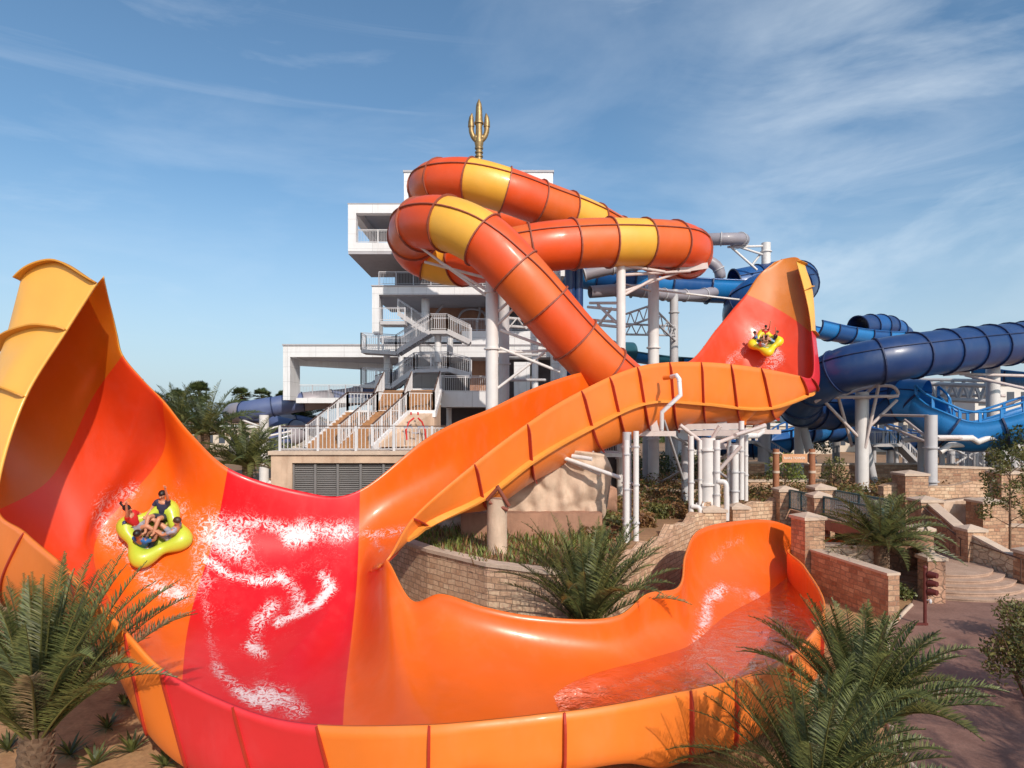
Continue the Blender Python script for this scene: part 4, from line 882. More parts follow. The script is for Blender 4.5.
rock_slab('small rounded brown rock behind the two thin pipes', [(598, 492), (606, 485), (616, 488), (618, 530), (598, 530)], 34.5, 1.5, 'rock_brown', .3, seed=9)
t = thing('balcony', 'small white balcony edge with railing tucked under the orange arm', 'balcony', P(590, 452, 38))
slab('slab', 'white_paint', 560, 622, 453, 457, 38, 41, t); railing('', pc((588, 453, 38), (620, 453, 38)), 1.2, 'rail_metal', 'rail_grey', par=t); slab('wall', 'dark_interior', 560, 625, 440, 500, 42, 43, t)
# trident
t = thing('trident_finial', 'golden trident statue on top of the tower', 'statue', P(479, 172, 60))
c = P(479, 172, 60); u = .0923
def tp(dx, py): return V((c.x+dx*u, 60, CH-(py-HOR)*u))
m = MB(); m.tube([tp(0, 176), tp(0, 160), tp(0, 150), tp(0, 143)], [.34, .30, .28, .42], 12); m.tube([tp(-2.5, 149), tp(0, 143), tp(2.5, 149)], .2, 8)
for k in range(6): m.tube([tp(0, 148+k*4), tp(0, 149.2+k*4)], .38, 12)
m.build('shaft', 'gold', t); m = MB(); m.tube([tp(0, 143), tp(0, 128), tp(0, 122), tp(0, 108), tp(0, 104), tp(0, 99)], [.38, .30, .36, .30, .24, .03], 10); m.tube([tp(0, 124), tp(0, 122.5)], .45, 10); m.build('centre_prong', 'gold', t)
for s in (-1, 1):
    m = MB(); m.tube(curve([tp(s*1, 142), tp(s*5, 138), tp(s*7.5, 132), tp(s*7.8, 126)], 4), .24, 8); m.tube([tp(s*7.8, 127), tp(s*8, 122), tp(s*7.6, 117), tp(s*7, 113)], [.30, .26, .2, .03], 8)
    m.tube([tp(s*7.8, 130), tp(s*9.6, 124)], [.14, .03], 6); m.ball(tp(s*3, 138), .3); m.build('side_prong', 'gold', t)
# ================================================================ grounds
def poly_sheet(nm, pts, z, mat, kind='structure', sub=None):
    m = MB(); m.add([(x, y, z) for x, y in pts], [tuple(range(len(pts)))]); o = m.build(nm, mat); struct(o, kind); return o
m = MB()
gx = [-3000, -400, -80]+[-40+2*i for i in range(41)]+[80, 400, 3000]; gy = [-60, -10]+[0+2*i for i in range(30)]+[100, 400, 3500]
vs = [(x, y, -.004-(.02*NZ.noise(V((x, y, 0))) if abs(x) < 60 and y < 60 else 0)) for x in gx for y in gy]; n = len(gy)
m.add(vs, [(i*n+j, (i+1)*n+j, (i+1)*n+j+1, i*n+j+1) for i in range(len(gx)-1) for j in range(n-1)]); struct(m.build('ground', 'soil'))
# plaza paving right
def smooth_poly(pts, k=6): return [(v.x, v.y) for v in curve([V((x, y, 0)) for x, y in pts], k)]
pz = smooth_poly([(9.2, 8), (9.2, 15), (10.6, 18.5), (12.8, 22), (13.9, 24.2), (15.6, 26.2), (17.2, 28.0)])+[(18.6, 30), (30, 38), (60, 38), (60, 0), (9.2, 0)]
poly_sheet('plaza', pz, .03, 'plaza_ground')
m = MB(); kp = smooth_poly([(9.2, 8), (9.2, 15), (10.6, 18.5), (12.8, 22), (13.9, 24.2), (15.6, 26.2), (17.2, 28.0)]); m.tube([(x, y, .03) for x, y in kp], .09, 6); struct(m.build('kerb', 'cap_stone'))
# upper terrace ground, 2.5 m up
front = [(-400, 60), (-40, 47), (-13, 46.5), (-12.6, 33.5), (-6.5, 33.5), (-5.6, 29.9), (-3.4, 27.0), (-.8, 24.6), (1.4, 23.6), (3.2, 24.8), (5.2, 28.4), (9.3, 34.6), (12.6, 38.0), (16.4, 40), (24, 44), (27, 44.5), (40, 46), (400, 46)]
m = MB(); b = [(x, y) for x, y in front]+[(3000, 3400), (-3000, 3400)]; n = len(b)
m.add([(x, y, 2.5) for x, y in b]+[(x, y, -1) for x, y in b], [tuple(range(n))]+[(k, k+n, (k+1) % n+n, (k+1) % n) for k in range(len(front)-1)]); struct(m.build('terrace_ground', 'bed_soil'))
# ================================================================ stone walls
def wall_path(label, pts, zs, th=.45, z0=-.3, mat='stone_block', cap='cap_stone', group=None, ch=.14, co=.07, jag=0, name='stone_wall', cat='wall', nsub=1):
    """wall following plan points with varying top height"""
    pts = [V((x, y, 0)) for x, y in pts]; t = thing(name, label, cat, (pts[0].x, pts[0].y, z0), group); m = MB(); c = MB()
    P2 = []; Z2 = []
    for i in range(len(pts)-1):
        for k in range(nsub): f = k/nsub; P2.append(pts[i].lerp(pts[i+1], f)); Z2.append(zs[i]+(zs[i+1]-zs[i])*f)
    P2.append(pts[-1]); Z2.append(zs[-1])
    if jag: Z2 = [z+abs(NZ.noise(V((i*.9, 2.3, jag))))*.9*(1 if (i//3) % 2 else .55) for i, z in enumerate(Z2)]
    off = []
    for i, p in enumerate(P2):
        d = (P2[min(i+1, len(P2)-1)]-P2[max(0, i-1)]).normalized(); off.append(V((d.y, -d.x, 0)))
    run = 0
    for i in range(len(P2)-1):
        a, b_, na, nb = P2[i], P2[i+1], off[i]*th/2, off[i+1]*th/2; L = (b_-a).length
        q = [a+na, b_+nb, b_-nb, a-na]; vs = [V((v.x, v.y, z0)) for v in q]+[V((v.x, v.y, z)) for v, z in zip(q, (Z2[i], Z2[i+1], Z2[i+1], Z2[i]))]
        u0, u1 = run, run+L; run = u1
        fs = [(0, 1, 5, 4), (2, 3, 7, 6), (4, 5, 6, 7)]; uv = [[(u0, z0), (u1, z0), (u1, Z2[i+1]), (u0, Z2[i])], [(u1, z0), (u0, z0), (u0, Z2[i]), (u1, Z2[i+1])], [(u0, 0), (u1, 0), (u1, th), (u0, th)]]
        if i == 0: fs.append((3, 0, 4, 7)); uv.append([(0, z0), (th, z0), (th, Z2[0]), (0, Z2[0])])
        if i == len(P2)-2: fs.append((1, 2, 6, 5)); uv.append([(0, z0), (th, z0), (th, Z2[-1]), (0, Z2[-1])])
        m.add(vs, fs, 0, uv)
        if cap and not jag:
            na2, nb2 = off[i]*(th/2+co), off[i+1]*(th/2+co); q = [a+na2, b_+nb2, b_-nb2, a-na2]
            zz = (Z2[i], Z2[i+1], Z2[i+1], Z2[i]); c.hexa([V((v.x, v.y, z+.002)) for v, z in zip(q, zz)]+[V((v.x, v.y, z+ch)) for v, z in zip(q, zz)])
    m.build('masonry', mat, t)
    if cap and not jag: c.build('coping', cap, t)
    return t
def pillar(label, x, y, ztop, w=.9, z0=-.3, mat='stone_block', rot=0, group='stone pillars with pale caps'):
    t = thing('stone_pillar', label, 'pillar', (x, y, z0), group); m = MB(); rm = Matrix.Rotation(rot, 3, 'Z'); h = w/2
    def bx(h_, za, zb): return [V((x, y, z))+rm @ V((sx*h_, sy*h_, 0)) for z in (za, zb) for sx, sy in ((-1, -1), (1, -1), (1, 1), (-1, 1))]
    m.hexa(bx(h, z0, ztop-.22)); m.build('shaft', mat, t); c = MB(); c.hexa(bx(h+.08, ztop-.22, ztop-.08))
    q = bx(h+.08, ztop-.08, ztop-.08)[:4]+[V((x, y, ztop+.12))]; c.add(q, [(0, 1, 4), (1, 2, 4), (2, 3, 4), (3, 0, 4)]); c.build('cap', 'cap_stone', t); return t
# curved retaining wall in front of the planted bed
wall_path('curved pale stone retaining wall holding the planted bed left of the wall palm', [(-6.2, 31.5), (-5.3, 29.5), (-3.3, 26.7), (-.8, 24.2), (1.3, 23.2), (2.0, 23.2)], [2.65, 2.62, 2.6, 2.58, 2.55, 2.5], .4, -.5, 'stone_pale', nsub=4)
wall_path('pale crenellated fake stone wall curving up from behind the wall palm', [(2.2, 23.2), (3.4, 24.6), (5.4, 28.0), (7.6, 31.4), (9.4, 34.2)], [1.9, 2.0, 2.2, 2.45, 2.7], .5, -.6, 'stone_pale', nsub=5, jag=1.3)
wall_path('pale crenellated fake stone wall right behind the landing bowl', [(9.4, 34.3), (11, 36), (13.2, 37.8), (15.7, 39)], [2.8, 2.9, 3.0, 3.1], .5, -.6, 'stone_pale', nsub=5, jag=4.7)
pillar('square stone base under the thick white post behind the landing bowl', 10.9, 35.5, 3.25, 1.2, mat='stone_pale'); pillar('narrow stone base under the white pipe post right of the thick post', 12.6, 36.2, 3.3, .9, mat='stone_pale')
# bridge rail line
pillar('pillar with pale cap at the far left end of the bridge railing', 16.2, 38.6, 4.0, 1.0)
pillar('pillar with pale cap between the two near glass bridge railings', 16.6, 35.2, 4.05, .85); pillar('pillar with pale cap on the far side of the bridge, behind the middle one', 18.2, 38.3, 4.15, 1.1)
bd = thing('footbridge', 'low red brown footbridge deck passing over the slide outlet', 'bridge', (17, 34, 2.6)); m = MB()
m.hexa([(16.3, 38.6, 2.2), (16.9, 29.6, 2.2), (19.2, 29.6, 2.2), (18.6, 38.6, 2.2), (16.3, 38.6, 2.75), (16.9, 29.6, 2.75), (19.2, 29.6, 2.75), (18.6, 38.6, 2.75)][::1]); m.build('deck', 'rock_brown', bd)
def glass_rail(label, a, b, h=1.15):
    a = V(a); b = V(b); t = thing('glass_railing', label, 'railing', a, 'teal framed glass bridge railings'); m = MB(); u = V((0, 0, h)); k = V((0, 0, .12))
    m.beam(a+u, b+u, .1, .09); m.beam(a+k, b+k, .08, .07)
    for f in (0, .5, 1): p = a.lerp(b, f); m.beam(p+k*.5, p+u, .08, .08)
    m.build('frame', 'teal_frame', t); g = MB(); g.beam(a+u*.55, b+u*.55, .02, h*.8); g.build('glass', 'rail_glass', t)
    bal = MB(); n = int((b-a).length/.16)
    for i in range(1, n): p = a.lerp(b, i/n)+V((.06, 0, 0)); bal.beam(p+k, p+u, .02, .02)
    bal.build('balusters', 'rail_grey', t)
glass_rail('glass bridge railing between the far left pillar and the middle pillar', (16.25, 38.0, 2.75), (16.55, 35.7, 2.75)); glass_rail('glass bridge railing running behind the right palm from the middle pillar', (16.65, 34.7, 2.75), (17.0, 29.8, 2.75))
glass_rail('glass bridge railing on the far side of the footbridge', (18.7, 38.2, 2.75), (19.3, 33.0, 2.75))
# near right walls
pillar('tall stone pillar with pyramid cap standing at the right rim of the landing bowl', 14.15, 31.1, 3.5, 1.05, rot=R(12), mat='stone_block')
wall_path('dark red stone wall running toward the viewer from the tall pillar, with a pale end', [(14.25, 30.5), (15.1, 25.7)], [1.85, 1.85], .5, -.3, 'stone_block', ch=.1, co=.05)
wall_path('low cream rubble wall right of the tall pillar, in front of the footbridge', [(14.9, 31.2), (17.4, 30.0)], [2.0, 2.1], .5, -.3, 'stone_rubble_pale', ch=.1)
wall_path('dark rubble wall behind the right palm trunk leading to the stair pillar', [(17.6, 31.5), (19.6, 31.6)], [2.5, 2.5], .6, -.3, 'stone_rubble', ch=.1)
pillar('low pillar with pale cap at the top of the left stair balustrade', 20.3, 32.3, 2.75, .8, mat='stone_rubble')
pillar('low pillar with pale cap at the foot of the left stair balustrade', 18.45, 28.6, 2.1, .75, mat='stone_rubble')
wall_path('pale sloping balustrade wall on the left of the round steps', [(18.7, 29.0), (20.1, 32.0)], [1.7, 2.4], .4, -.3, 'stone_rubble_pale', ch=.1)
wall_path('sloping stone balustrade descending from the upper pillar behind the round steps', [(24.3, 37.6), (23.6, 33.6)], [3.1, 2.0], .45, -.3, 'stone_rubble', ch=.12)
wall_path('sloping stone balustrade from the middle pillar to the right end pillar of the steps', [(23.5, 33.0), (24.2, 30.9)], [2.1, 1.3], .45, -.3, 'stone_rubble_pale', ch=.12)
pillar('large pillar at the top of the upper flight above the round steps', 24.3, 38.2, 3.45, 1.3, mat='stone_block'); pillar('middle pillar of the right balustrade of the round steps', 23.5, 33.3, 2.55, .9); pillar('end pillar at the right foot of the round steps', 24.3, 30.6, 1.95, .8)
pillar('big square pillar with cap right of the upper stairs, beside the sapling', 29.2, 40.0, 3.15, 1.5)
wall_path('low dark wall running right from the big square pillar', [(29.9, 40), (36, 38)], [1.5, 1.5], .5, -.3, 'stone_block')
wall_path('upper terrace stone wall with scalloped top behind the stairs', [(24.5, 43.2), (27.5, 43.4), (32, 43.2)], [3.6, 3.4, 3.7], .6, -.3, 'stone_pale', nsub=6, jag=7.1)
pillar('left pillar of the upper terrace wall behind the stairs', 26.2, 42.8, 4.6, 1.5); pillar('right pillar of the upper terrace wall below the blue slide post', 32.4, 42.8, 4.7, 1.3)
wall_path('brown block wall topped with planting behind the upper terrace wall', [(30, 47), (38, 46)], [4.6, 4.4], .8, 2, 'stone_block')
rock_slab('pale streaked rock panel beside the upper flight of stairs', [(936, 503), (978, 498), (984, 528), (960, 530), (936, 516)], 41.5, .8, 'rock_pale', .15, seed=3)
# round steps
st2 = thing('round_steps', 'broad semicircular stone steps rising from the plaza at the right', 'steps', (20.9, 33, 0))
for k in range(5):
    r = 4.6-.45*k; m = MB(); n = 48; z = .16*(k+1); cx, cy = 20.9, 33
    ring = [V((cx+r*math.cos(math.pi+math.pi*i/n), cy+r*math.sin(math.pi+math.pi*i/n), 0)) for i in range(n+1)]+[V((cx+r, cy+2, 0)), V((cx-r, cy+2, 0))]
    nn = len(ring); q = [V((p.x, p.y, z-.16 if k else 0)) for p in ring]+[V((p.x, p.y, z-.05)) for p in ring]
    ring2 = [V((cx+(p.x-cx)*(1+.05/r), cy+(p.y-cy)*(1+.05/r), 0)) for p in ring]; q += [V((p.x, p.y, z-.05)) for p in ring2]+[V((p.x, p.y, z)) for p in ring2]
    fs = []
    for lv in range(3): fs += [(lv*nn+i, lv*nn+(i+1) % nn, (lv+1)*nn+(i+1) % nn, (lv+1)*nn+i) for i in range(nn)]
    fs.append(tuple(range(3*nn, 4*nn))); m.add(q, fs); m.build('step', 'step_stone', st2)
m = MB(); m.box(20.6, 23.2, 33.5, 37.5, .4, .805); m.build('landing', 'step_stone', st2)
us = thing('upper_stairs', 'narrow upper flight of stone steps climbing behind the round steps', 'steps', (22, 37, .8)); m = MB()
for i in range(10): m.box(21, 23.9, 37.5+i*.42, 38+i*.42+3, .4, .8+.17*(i+1))
m.build('steps', 'step_stone', us)
t = thing('stair_handrail', 'dark metal handrail on the left stair balustrade', 'handrail', (19, 29, 1), 'dark stair handrails'); m = MB(); m.tube([(18.95, 28.5, 1.2), (19.0, 28.9, 2.0), (20.3, 31.9, 2.75)], .04, 8); m.tube([(18.98, 28.9, 2.0), (18.98, 28.9, 1.0)], .03, 6); m.build('rail', 'handrail_brown', t)
t = thing('stair_handrail', 'dark metal handrail down the right balustrade of the steps', 'handrail', (23, 33, 1), 'dark stair handrails'); m = MB(); m.tube([(23.7, 37.5, 3.0), (23.05, 33.4, 1.9), (23.8, 30.4, 1.5)], .04, 8); m.tube([(23.05, 33.4, 1.9), (23.05, 33.4, 1)], .03, 6); m.tube([(23.8, 30.4, 1.5), (23.8, 30.4, .5)], .03, 6); m.build('rail', 'handrail_brown', t)
# signal post
t = thing('signal_post', 'rusty red railway style signal post with three hooded lamps at the foot of the steps', 'signal', G(925, 626)); c = G(925, 626); m = MB(); m.cyl((c.x, c.y), .065, 0, 2.25, 10, r2=.06); m.ball((c.x, c.y, 2.27), .085); m.box(c.x-.4, c.x+.1, c.y-.05, c.y+.05, .04, .12); m.build('post', 'signal_red', t)
for k in range(3):
    z = 1.98-k*.33; m = MB(); m.tube([(c.x+.10, c.y, z), (c.x+.2, c.y-.16, z)], .105, 14); lm = m.build('lamp', 'signal_red', t); m = MB(); m.tube([(c.x+.12, c.y-.05, z+.05), (c.x+.27, c.y-.32, z+.04)], [.13, .105], 14); m.build('hood', 'signal_red', lm); m = MB(); m.beam((c.x, c.y, z), (c.x+.16, c.y-.08, z), .05, .26); m.build('backing_plate', 'signal_red', lm)
m = MB(); m.ball((c.x+.14, c.y-.1, .98), .06, .06, .1); m.tube([(c.x, c.y, 1.0), (c.x+.14, c.y-.1, 1.05)], .02, 6); m.build('bell', 'rail_metal', t)
# hanging sign
sg = thing('hanging_sign', 'orange wooden sign board hung by ropes between two log posts', 'sign', P(790, 486, 42)); SY = 42
for px in (776, 812): x, z = XZ(px, 490, SY); zt_ = XZ(px, 449, SY)[1]; m = MB(); m.tube([(x, SY, 2.4), (x, SY, zt_)], .2, 12); m.build('log_post', 'wood_post', sg); m = MB(); m.tube([(x, SY, z+1.1), (x, SY, z+1.25)], .23, 12); m.build('rope_band', 'cap_stone', sg); m = MB(); m.tube([(x, SY, zt_-.3), (x, SY, zt_-.2)], .23, 12); m.build('rope_band', 'cap_stone', sg)
a, z1 = XZ(782, 454, SY); b_, z0 = XZ(807, 462.5, SY); m = MB(); m.box(a, b_, SY-.06, SY+.06, z0, z1); m.build('board', 'sign_board', sg)
for (p, q) in (((776, 450), (783, 454.5)), ((812, 450), (806, 454.5)), ((777, 466), (783, 462)), ((811, 465), (806, 462))): m = MB(); m.tube([P(*p, SY), P(*q, SY)], .05, 6); m.build('rope', 'cap_stone', sg)
tcu = bpy.data.curves.new('lettering', 'FONT'); tcu.body = 'RAIN TOWER'; tcu.size = .36; tcu.extrude = .015; tcu.align_x = 'CENTER'; tcu.align_y = 'CENTER'
to = bpy.data.objects.new('lettering', tcu); COL.objects.link(to); bpy.context.view_layer.update()
dg = bpy.context.evaluated_depsgraph_get(); tm = bpy.data.meshes.new_from_object(to.evaluated_get(dg)); bpy.data.objects.remove(to)
to = bpy.data.objects.new('lettering', tm); COL.objects.link(to); tm.materials.clear(); tm.materials.append(MATS['sign_letter']); adopt(to, sg)
to.rotation_euler = (R(90), 0, 0); cc = P(794.5, 458.2, SY-.075); to.matrix_parent_inverse = Matrix.Translation(-V(sg.location)); to.location = cc
w_ = max(v.co.x for v in tm.vertices)-min(v.co.x for v in tm.vertices); to.scale = ((b_-a)*.85/w_,)*3
# ================================================================ plants
def frond(m, base, az, el, L, droop, leaf=.42, n=42, w=.028, mi=0, rad=.03):
    """feather frond: arching midrib with two rows of leaflets raised in a V"""
    d0 = V((math.cos(az)*math.cos(el), math.sin(az)*math.cos(el), math.sin(el))); p = V(base); pts = [p]; dirs = [d0]; st = L/14; hd = V((math.cos(az), math.sin(az), 0))
    for i in range(14):
        d = dirs[-1].copy(); d.z -= droop*(.35+1.1*i/14)/14*2; d.normalize(); p = p+d*st; pts.append(p); dirs.append(d)
    m.tube(pts, [rad*(1-.85*i/14) for i in range(15)], 5, 1, caps=False)
    for k in range(n):
        f = .10+.89*k/(n-1); fi = f*14; i = min(13, int(fi)); q = pts[i].lerp(pts[i+1], fi-i); d = dirs[i]
        s = d.cross(V((0, 0, 1))); s = s.normalized() if s.length > .05 else V((-math.sin(az), math.cos(az), 0)); u = s.cross(d).normalized()
        ll = leaf*(math.sin(math.pi*min(1, .18+f*.86))**.7+.12)*random.uniform(.85, 1.1)
        for sg in (-1, 1):
            v = (s*sg*1.0+u*(.50+.25*math.sin(k*1.7+az))+d*(.42+.5*f)+V([random.uniform(-.16, .16) for _ in range(3)])).normalized()
            wd_ = d.cross(v).cross(v).normalized()*w*.5 if k % 2 else d*w*.5
            wd_ = (d*.6+u*.5*sg).normalized()*w*.5; mid = q+v*ll*.45; tip = q+v*ll-V((0, 0, ll*.10))
            m.add([q-wd_*.6, q+wd_*.6, mid+wd_, mid-wd_, tip], [(0, 1, 2, 3), (3, 2, 4)], mi)
def palm(name, label, base, hgt, L, nf, seed, leafm='leaf_palm', cat='palm tree', group=None, r=.22, n=42, leaf=.42, w=.028, elr=(8, 82), droop=1.0):
    random.seed(seed); t = thing(name, label, cat, base, group); b = V(base); m = MB(); pts = []; rs = []; k = max(6, int(hgt/.09))
    for i in range(k+1):
        f = i/k; pts.append(b+V((.06*math.sin(f*3+seed), .04*f, hgt*f))); rs.append(r*(1.15-.25*f)*(1.0+.10*(i % 2)))
    m.tube(pts, rs, 14)
    for i in range(int(70*max(.4, hgt))):   # cut leaf bases on the trunk
        a = i*2.4; f = (i+.5)/int(70*max(.4, hgt)); c = b+V((0, 0, hgt*f)); rr = r*(1.1-.22*f); o = V((math.cos(a), math.sin(a), 0)); s = V((-o.y, o.x, 0)); q = c+o*rr*.9
        m.add([q-s*.06, q+s*.06, q+o*.07+V((0, 0, .12))+s*.04, q+o*.07+V((0, 0, .12))-s*.04, q+o*.0+V((0, 0, .12))], [(0, 1, 2, 3), (3, 2, 4), (0, 3, 4), (1, 4, 2)])
    m.build('trunk', 'bark', t); c = MB(); top = b+V((0, 0, hgt))
    for i in range(nf):
        f = i/nf; el = R(elr[1]-(elr[1]-elr[0])*f**.8+random.uniform(-6, 6)); az = i*2.39996+random.uniform(-.15, .15)
        frond(c, top+V((math.cos(az)*r*.6, math.sin(az)*r*.6, -.25*f)), az, el, L*random.uniform(.86, 1.08)*(.8+.2*min(1, f*3)), droop*random.uniform(.6, 1.5), leaf, n, w, 2 if (i > nf-5 and i % 2) else 1 if i % 13 == 5 else 0)
    c.build('crown', [leafm, 'leaf_shrub', 'leaf_dry'], t); return t
palm('palm_tree', 'date palm with short trunk at the lower left corner in front of the slide', (-9.5, 13.0, -.1), 2.0, 3.6, 66, 3, r=.30, n=84, leaf=.42, w=.024, droop=.5, elr=(48, 89))
palm('palm_tree', 'date palm at the bottom edge, left of the two by the plaza', (5.4, 11.6, -.2), 1.4, 2.75, 60, 11, r=.26, n=78, leaf=.38, w=.022, droop=.5, elr=(30, 89))
palm('palm_tree', 'date palm just left of the plaza, with fronds reaching over the paving', (7.5, 14.0, -.1), 1.7, 2.85, 64, 5, r=.28, n=78, leaf=.42, w=.026, droop=.5, elr=(36, 89))
palm('palm_tree', 'bushy date palm rising behind the orange rim by the curved stone wall', (2.6, 22.6, -.2), 1.25, 4.0, 64, 21, r=.3, n=64, leaf=.46, w=.032, elr=(44, 88), droop=.5)
palm('palm_tree', 'date palm standing between the dark stone wall and the footbridge', (16.9, 29.7, 0), 2.5, 3.0, 56, 8, r=.28, n=58, leaf=.44, w=.032, elr=(12, 88), droop=.6)
gl_ = 'palms behind the left side of the slide'
for i, (px, py, Y, h, L, lb) in enumerate(((205, 432, 48, 3.2, 4.6, 'large feathery palm behind the far rim at the left'), (247, 462, 42, 2.4, 3.9, 'lower dark palm just left of the stucco terrace wall'), (178, 420, 56, 3.0, 4.2, 'palm half hidden behind the sloping orange rim'), (300, 418, 66, 1.8, 3, 'small palm clump seen past the grey blue tube'))):
    b = P(px, py, Y); palm('palm_tree', lb, (b.x, Y, b.z-h), h, L, 48, 30+i, 'leaf_far' if i != 1 else 'leaf_palm', group=gl_, r=.3, n=44, leaf=.6, w=.055, droop=.6)
def fan_palm(label, px, py, Y, h, R_, seed, group):
    random.seed(seed); b = P(px, py, Y); t = thing('fan_palm', label, 'palm tree', (b.x, Y, b.z-h), group); m = MB(); m.tube([(b.x, Y, b.z-h), (b.x+.1, Y, b.z)], [.3, .2], 10); m.build('trunk', 'bark', t); c = MB()
    for i in range(46):
        az = i*2.4; el = R(random.uniform(-45, 80)); d = V((math.cos(az)*math.cos(el), math.sin(az)*math.cos(el), math.sin(el))); q = b+d*R_*.45; s = d.cross(V((0, 0, 1))).normalized(); u = s.cross(d)
        c.tube([b, q], .03, 4, 1, caps=False)
        for k in range(11):
            a = R(-75+15*k); v = (d*math.cos(a)+s*math.sin(a)); e = q+v*R_*.55+V((0, 0, -.12*R_)); wv = (s*math.cos(a)-d*math.sin(a))*.09; c.add([q, q.lerp(e, .6)+wv, e, q.lerp(e, .6)-wv], [(0, 1, 2, 3)])
    c.build('crown', ['leaf_far', 'leaf_far'], t)
gf = 'fan palms on the skyline'
for i, (px, py, Y, h, r_, lb) in enumerate(((177, 400, 75, 6, 1.6, 'leftmost skyline fan palm, beside the sloping rim'), (199, 393, 72, 7, 1.7, 'tallest skyline fan palm above the feathery palm'), (241, 397, 85, 6, 1.7, 'skyline fan palm above the left end of the grey blue tube'), (262, 397, 88, 6, 1.6, 'skyline fan palm just right of the tube end'), (283, 398, 92, 6, 1.4, 'small skyline fan palm touching the white frame'))):
    fan_palm(lb, px, py, Y, h, r_, 50+i, gf)
# leafy mass helper
def leaf_blob(c, ctr, rx, ry, rz, n, s, mi=0, hollow=.45):
    for _ in range(n):
        while True:
            q = V([random.uniform(-1, 1) for _ in range(3)])
            if hollow < q.length < 1 and NZ.noise(q*2.3+ctr)*.9+.35 > random.random()*.6: break
        p = ctr+V((q.x*rx, q.y*ry, q.z*rz)); a = V([random.gauss(0, 1) for _ in range(3)]).normalized(); b = a.cross(V([random.gauss(0, 1) for _ in range(3)])).normalized(); z = s*random.uniform(.6, 1.3)
        c.add([p-a*z, p+b*z*.45, p+a*z, p-b*z*.45], [(0, 1, 2, 3)], mi)
def shrub(label, ctr, r_, n, s, mat, seed, group=None, name='shrub', cat='shrub', stems=6):
    random.seed(seed); ctr = V(ctr); t = thing(name, label, cat, ctr, group); m = MB()
    for i in range(stems): a = i*2.4; m.tube([ctr, ctr+V((math.cos(a)*r_[0]*.4, math.sin(a)*r_[1]*.4, r_[2]*.9)), ctr+V((math.cos(a)*r_[0]*.7, math.sin(a)*r_[1]*.7, r_[2]*1.5))], [.04, .025, .01], 5, caps=False)
    m.build('stems', 'bark', t); c = MB()
    for k in range(7): a = k*2.4; leaf_blob(c, ctr+V((math.cos(a)*r_[0]*.5*random.random(), math.sin(a)*r_[1]*.5, r_[2]*random.uniform(.55, 1.25))), r_[0]*.62, r_[1]*.62, r_[2]*.6, n//7, s, hollow=.2)
    c.build('foliage', mat, t); return t
b = G(1018, 712); shrub('tall leafy shrub at the right edge of the plaza', (14.6, 18.4, 0), (1.25, 1.2, 1.35), 2600, .075, 'leaf_shrub', 1)
b = G(1030, 640); shrub('smaller shrub behind the tall one at the right edge', (18.4, 23.4, 0), (1.0, .9, .9), 1400, .07, 'leaf_shrub', 2)
# sapling right
def small_tree(label, base, h, cr, n, s, mat, seed, group=None, tilt=0, r=.07):
    random.seed(seed); base = V(base); t = thing('broadleaf_tree', label, 'tree', base, group); m = MB(); m.tube([base, base+V((tilt*.5, 0, h*.5)), base+V((tilt, 0, h*.95))], [r, r*.7, r*.25], 8)
    c = MB()
    for k in range(16):
        f = .32+.62*k/16; a = k*2.4; p = base+V((tilt*f, 0, h*f)); e = p+V((math.cos(a)*cr*(1.15-f*.6), math.sin(a)*cr*(1.15-f*.6), cr*.55)); m.tube([p, e], [r*.4, r*.1], 5, caps=False); leaf_blob(c, e, cr*.42, cr*.42, cr*.36, n//16, s, hollow=.1)
    m.build('trunk', 'bark', t); c.build('crown', mat, t)
small_tree('slender young tree with light airy foliage at the right edge by the steps', (27.2, 35.5, 0), 6.2, 1.25, 2400, .10, 'leaf_shrub', 4)
small_tree('dense green tree behind the slender young one at the right edge', (36.5, 46.0, 2.5), 4.4, 1.9, 3000, .13, 'leaf_tree', 6)
small_tree('young tree beside the wooden sign, seen between its posts', (18.6+.3, 45.0, 2.5), 2.6, 1.1, 900, .11, 'leaf_lime', 9); small_tree('small round tree left of the cradle column', (23.8, 48, 2.5), 2.4, .8, 700, .1, 'leaf_shrub', 12)
small_tree('dark round tree far behind the gap between the blue post and the sign', (33.5, 72, 2.5), 4.2, 1.5, 900, .16, 'leaf_tree', 14)
# hedges and ground cover masses
def cover(nm, label, regions, n, s, mats, seed, hz=.35, stuff=True):
    random.seed(seed); c = MB()
    for _ in range(n):
        rg = random.choice(regions); x = random.uniform(rg[0], rg[1]); y = random.uniform(rg[2], rg[3]); zb = rg[4]; hh = rg[5]
        k = .5+.5*NZ.noise(V((x*.6, y*.6, seed)))
        z = zb+random.random()*hh*(.4+k); a = V([random.gauss(0, 1) for _ in range(2)]+[random.gauss(.4, .7)]).normalized(); b = a.cross(V([random.gauss(0, 1) for _ in range(3)])).normalized(); q = V((x, y, z)); zz = s*random.uniform(.5, 1.4)
        mi = 0 if NZ.noise(V((x*.8, y*.8, seed+9)))+random.uniform(-.3, .3) > 0 else 1
        c.add([q-a*zz, q+b*zz*.4, q+a*zz, q-b*zz*.4], [(0, 1, 2, 3)], mi)
    o = c.build(nm, mats); o['kind'] = 'stuff'; return o
cover('hedge_planting', '', [(5.3, 12.5, 40.5, 52, 2.5, 1.5), (7.0, 12.5, 38, 41, 2.3, .9), (3.2, 5.0, 29.5, 33, 2.45, .7), (4.2, 7.4, 33, 36.5, 2.45, .8), (5.2, 9.8, 36, 39.5, 2.45, .9)], 36000, .12, ['leaf_rust', 'leaf_shrub'], 3)
cover('ground_cover', '', [(13, 27, 41, 50, 2.5, .7), (13, 22, 50, 62, 2.5, .9), (16, 30, 46, 60, 2.5, .9), (28, 40, 46, 52, 2.5, 1.0)], 24000, .12, ['leaf_shrub', 'leaf_rust'], 5)
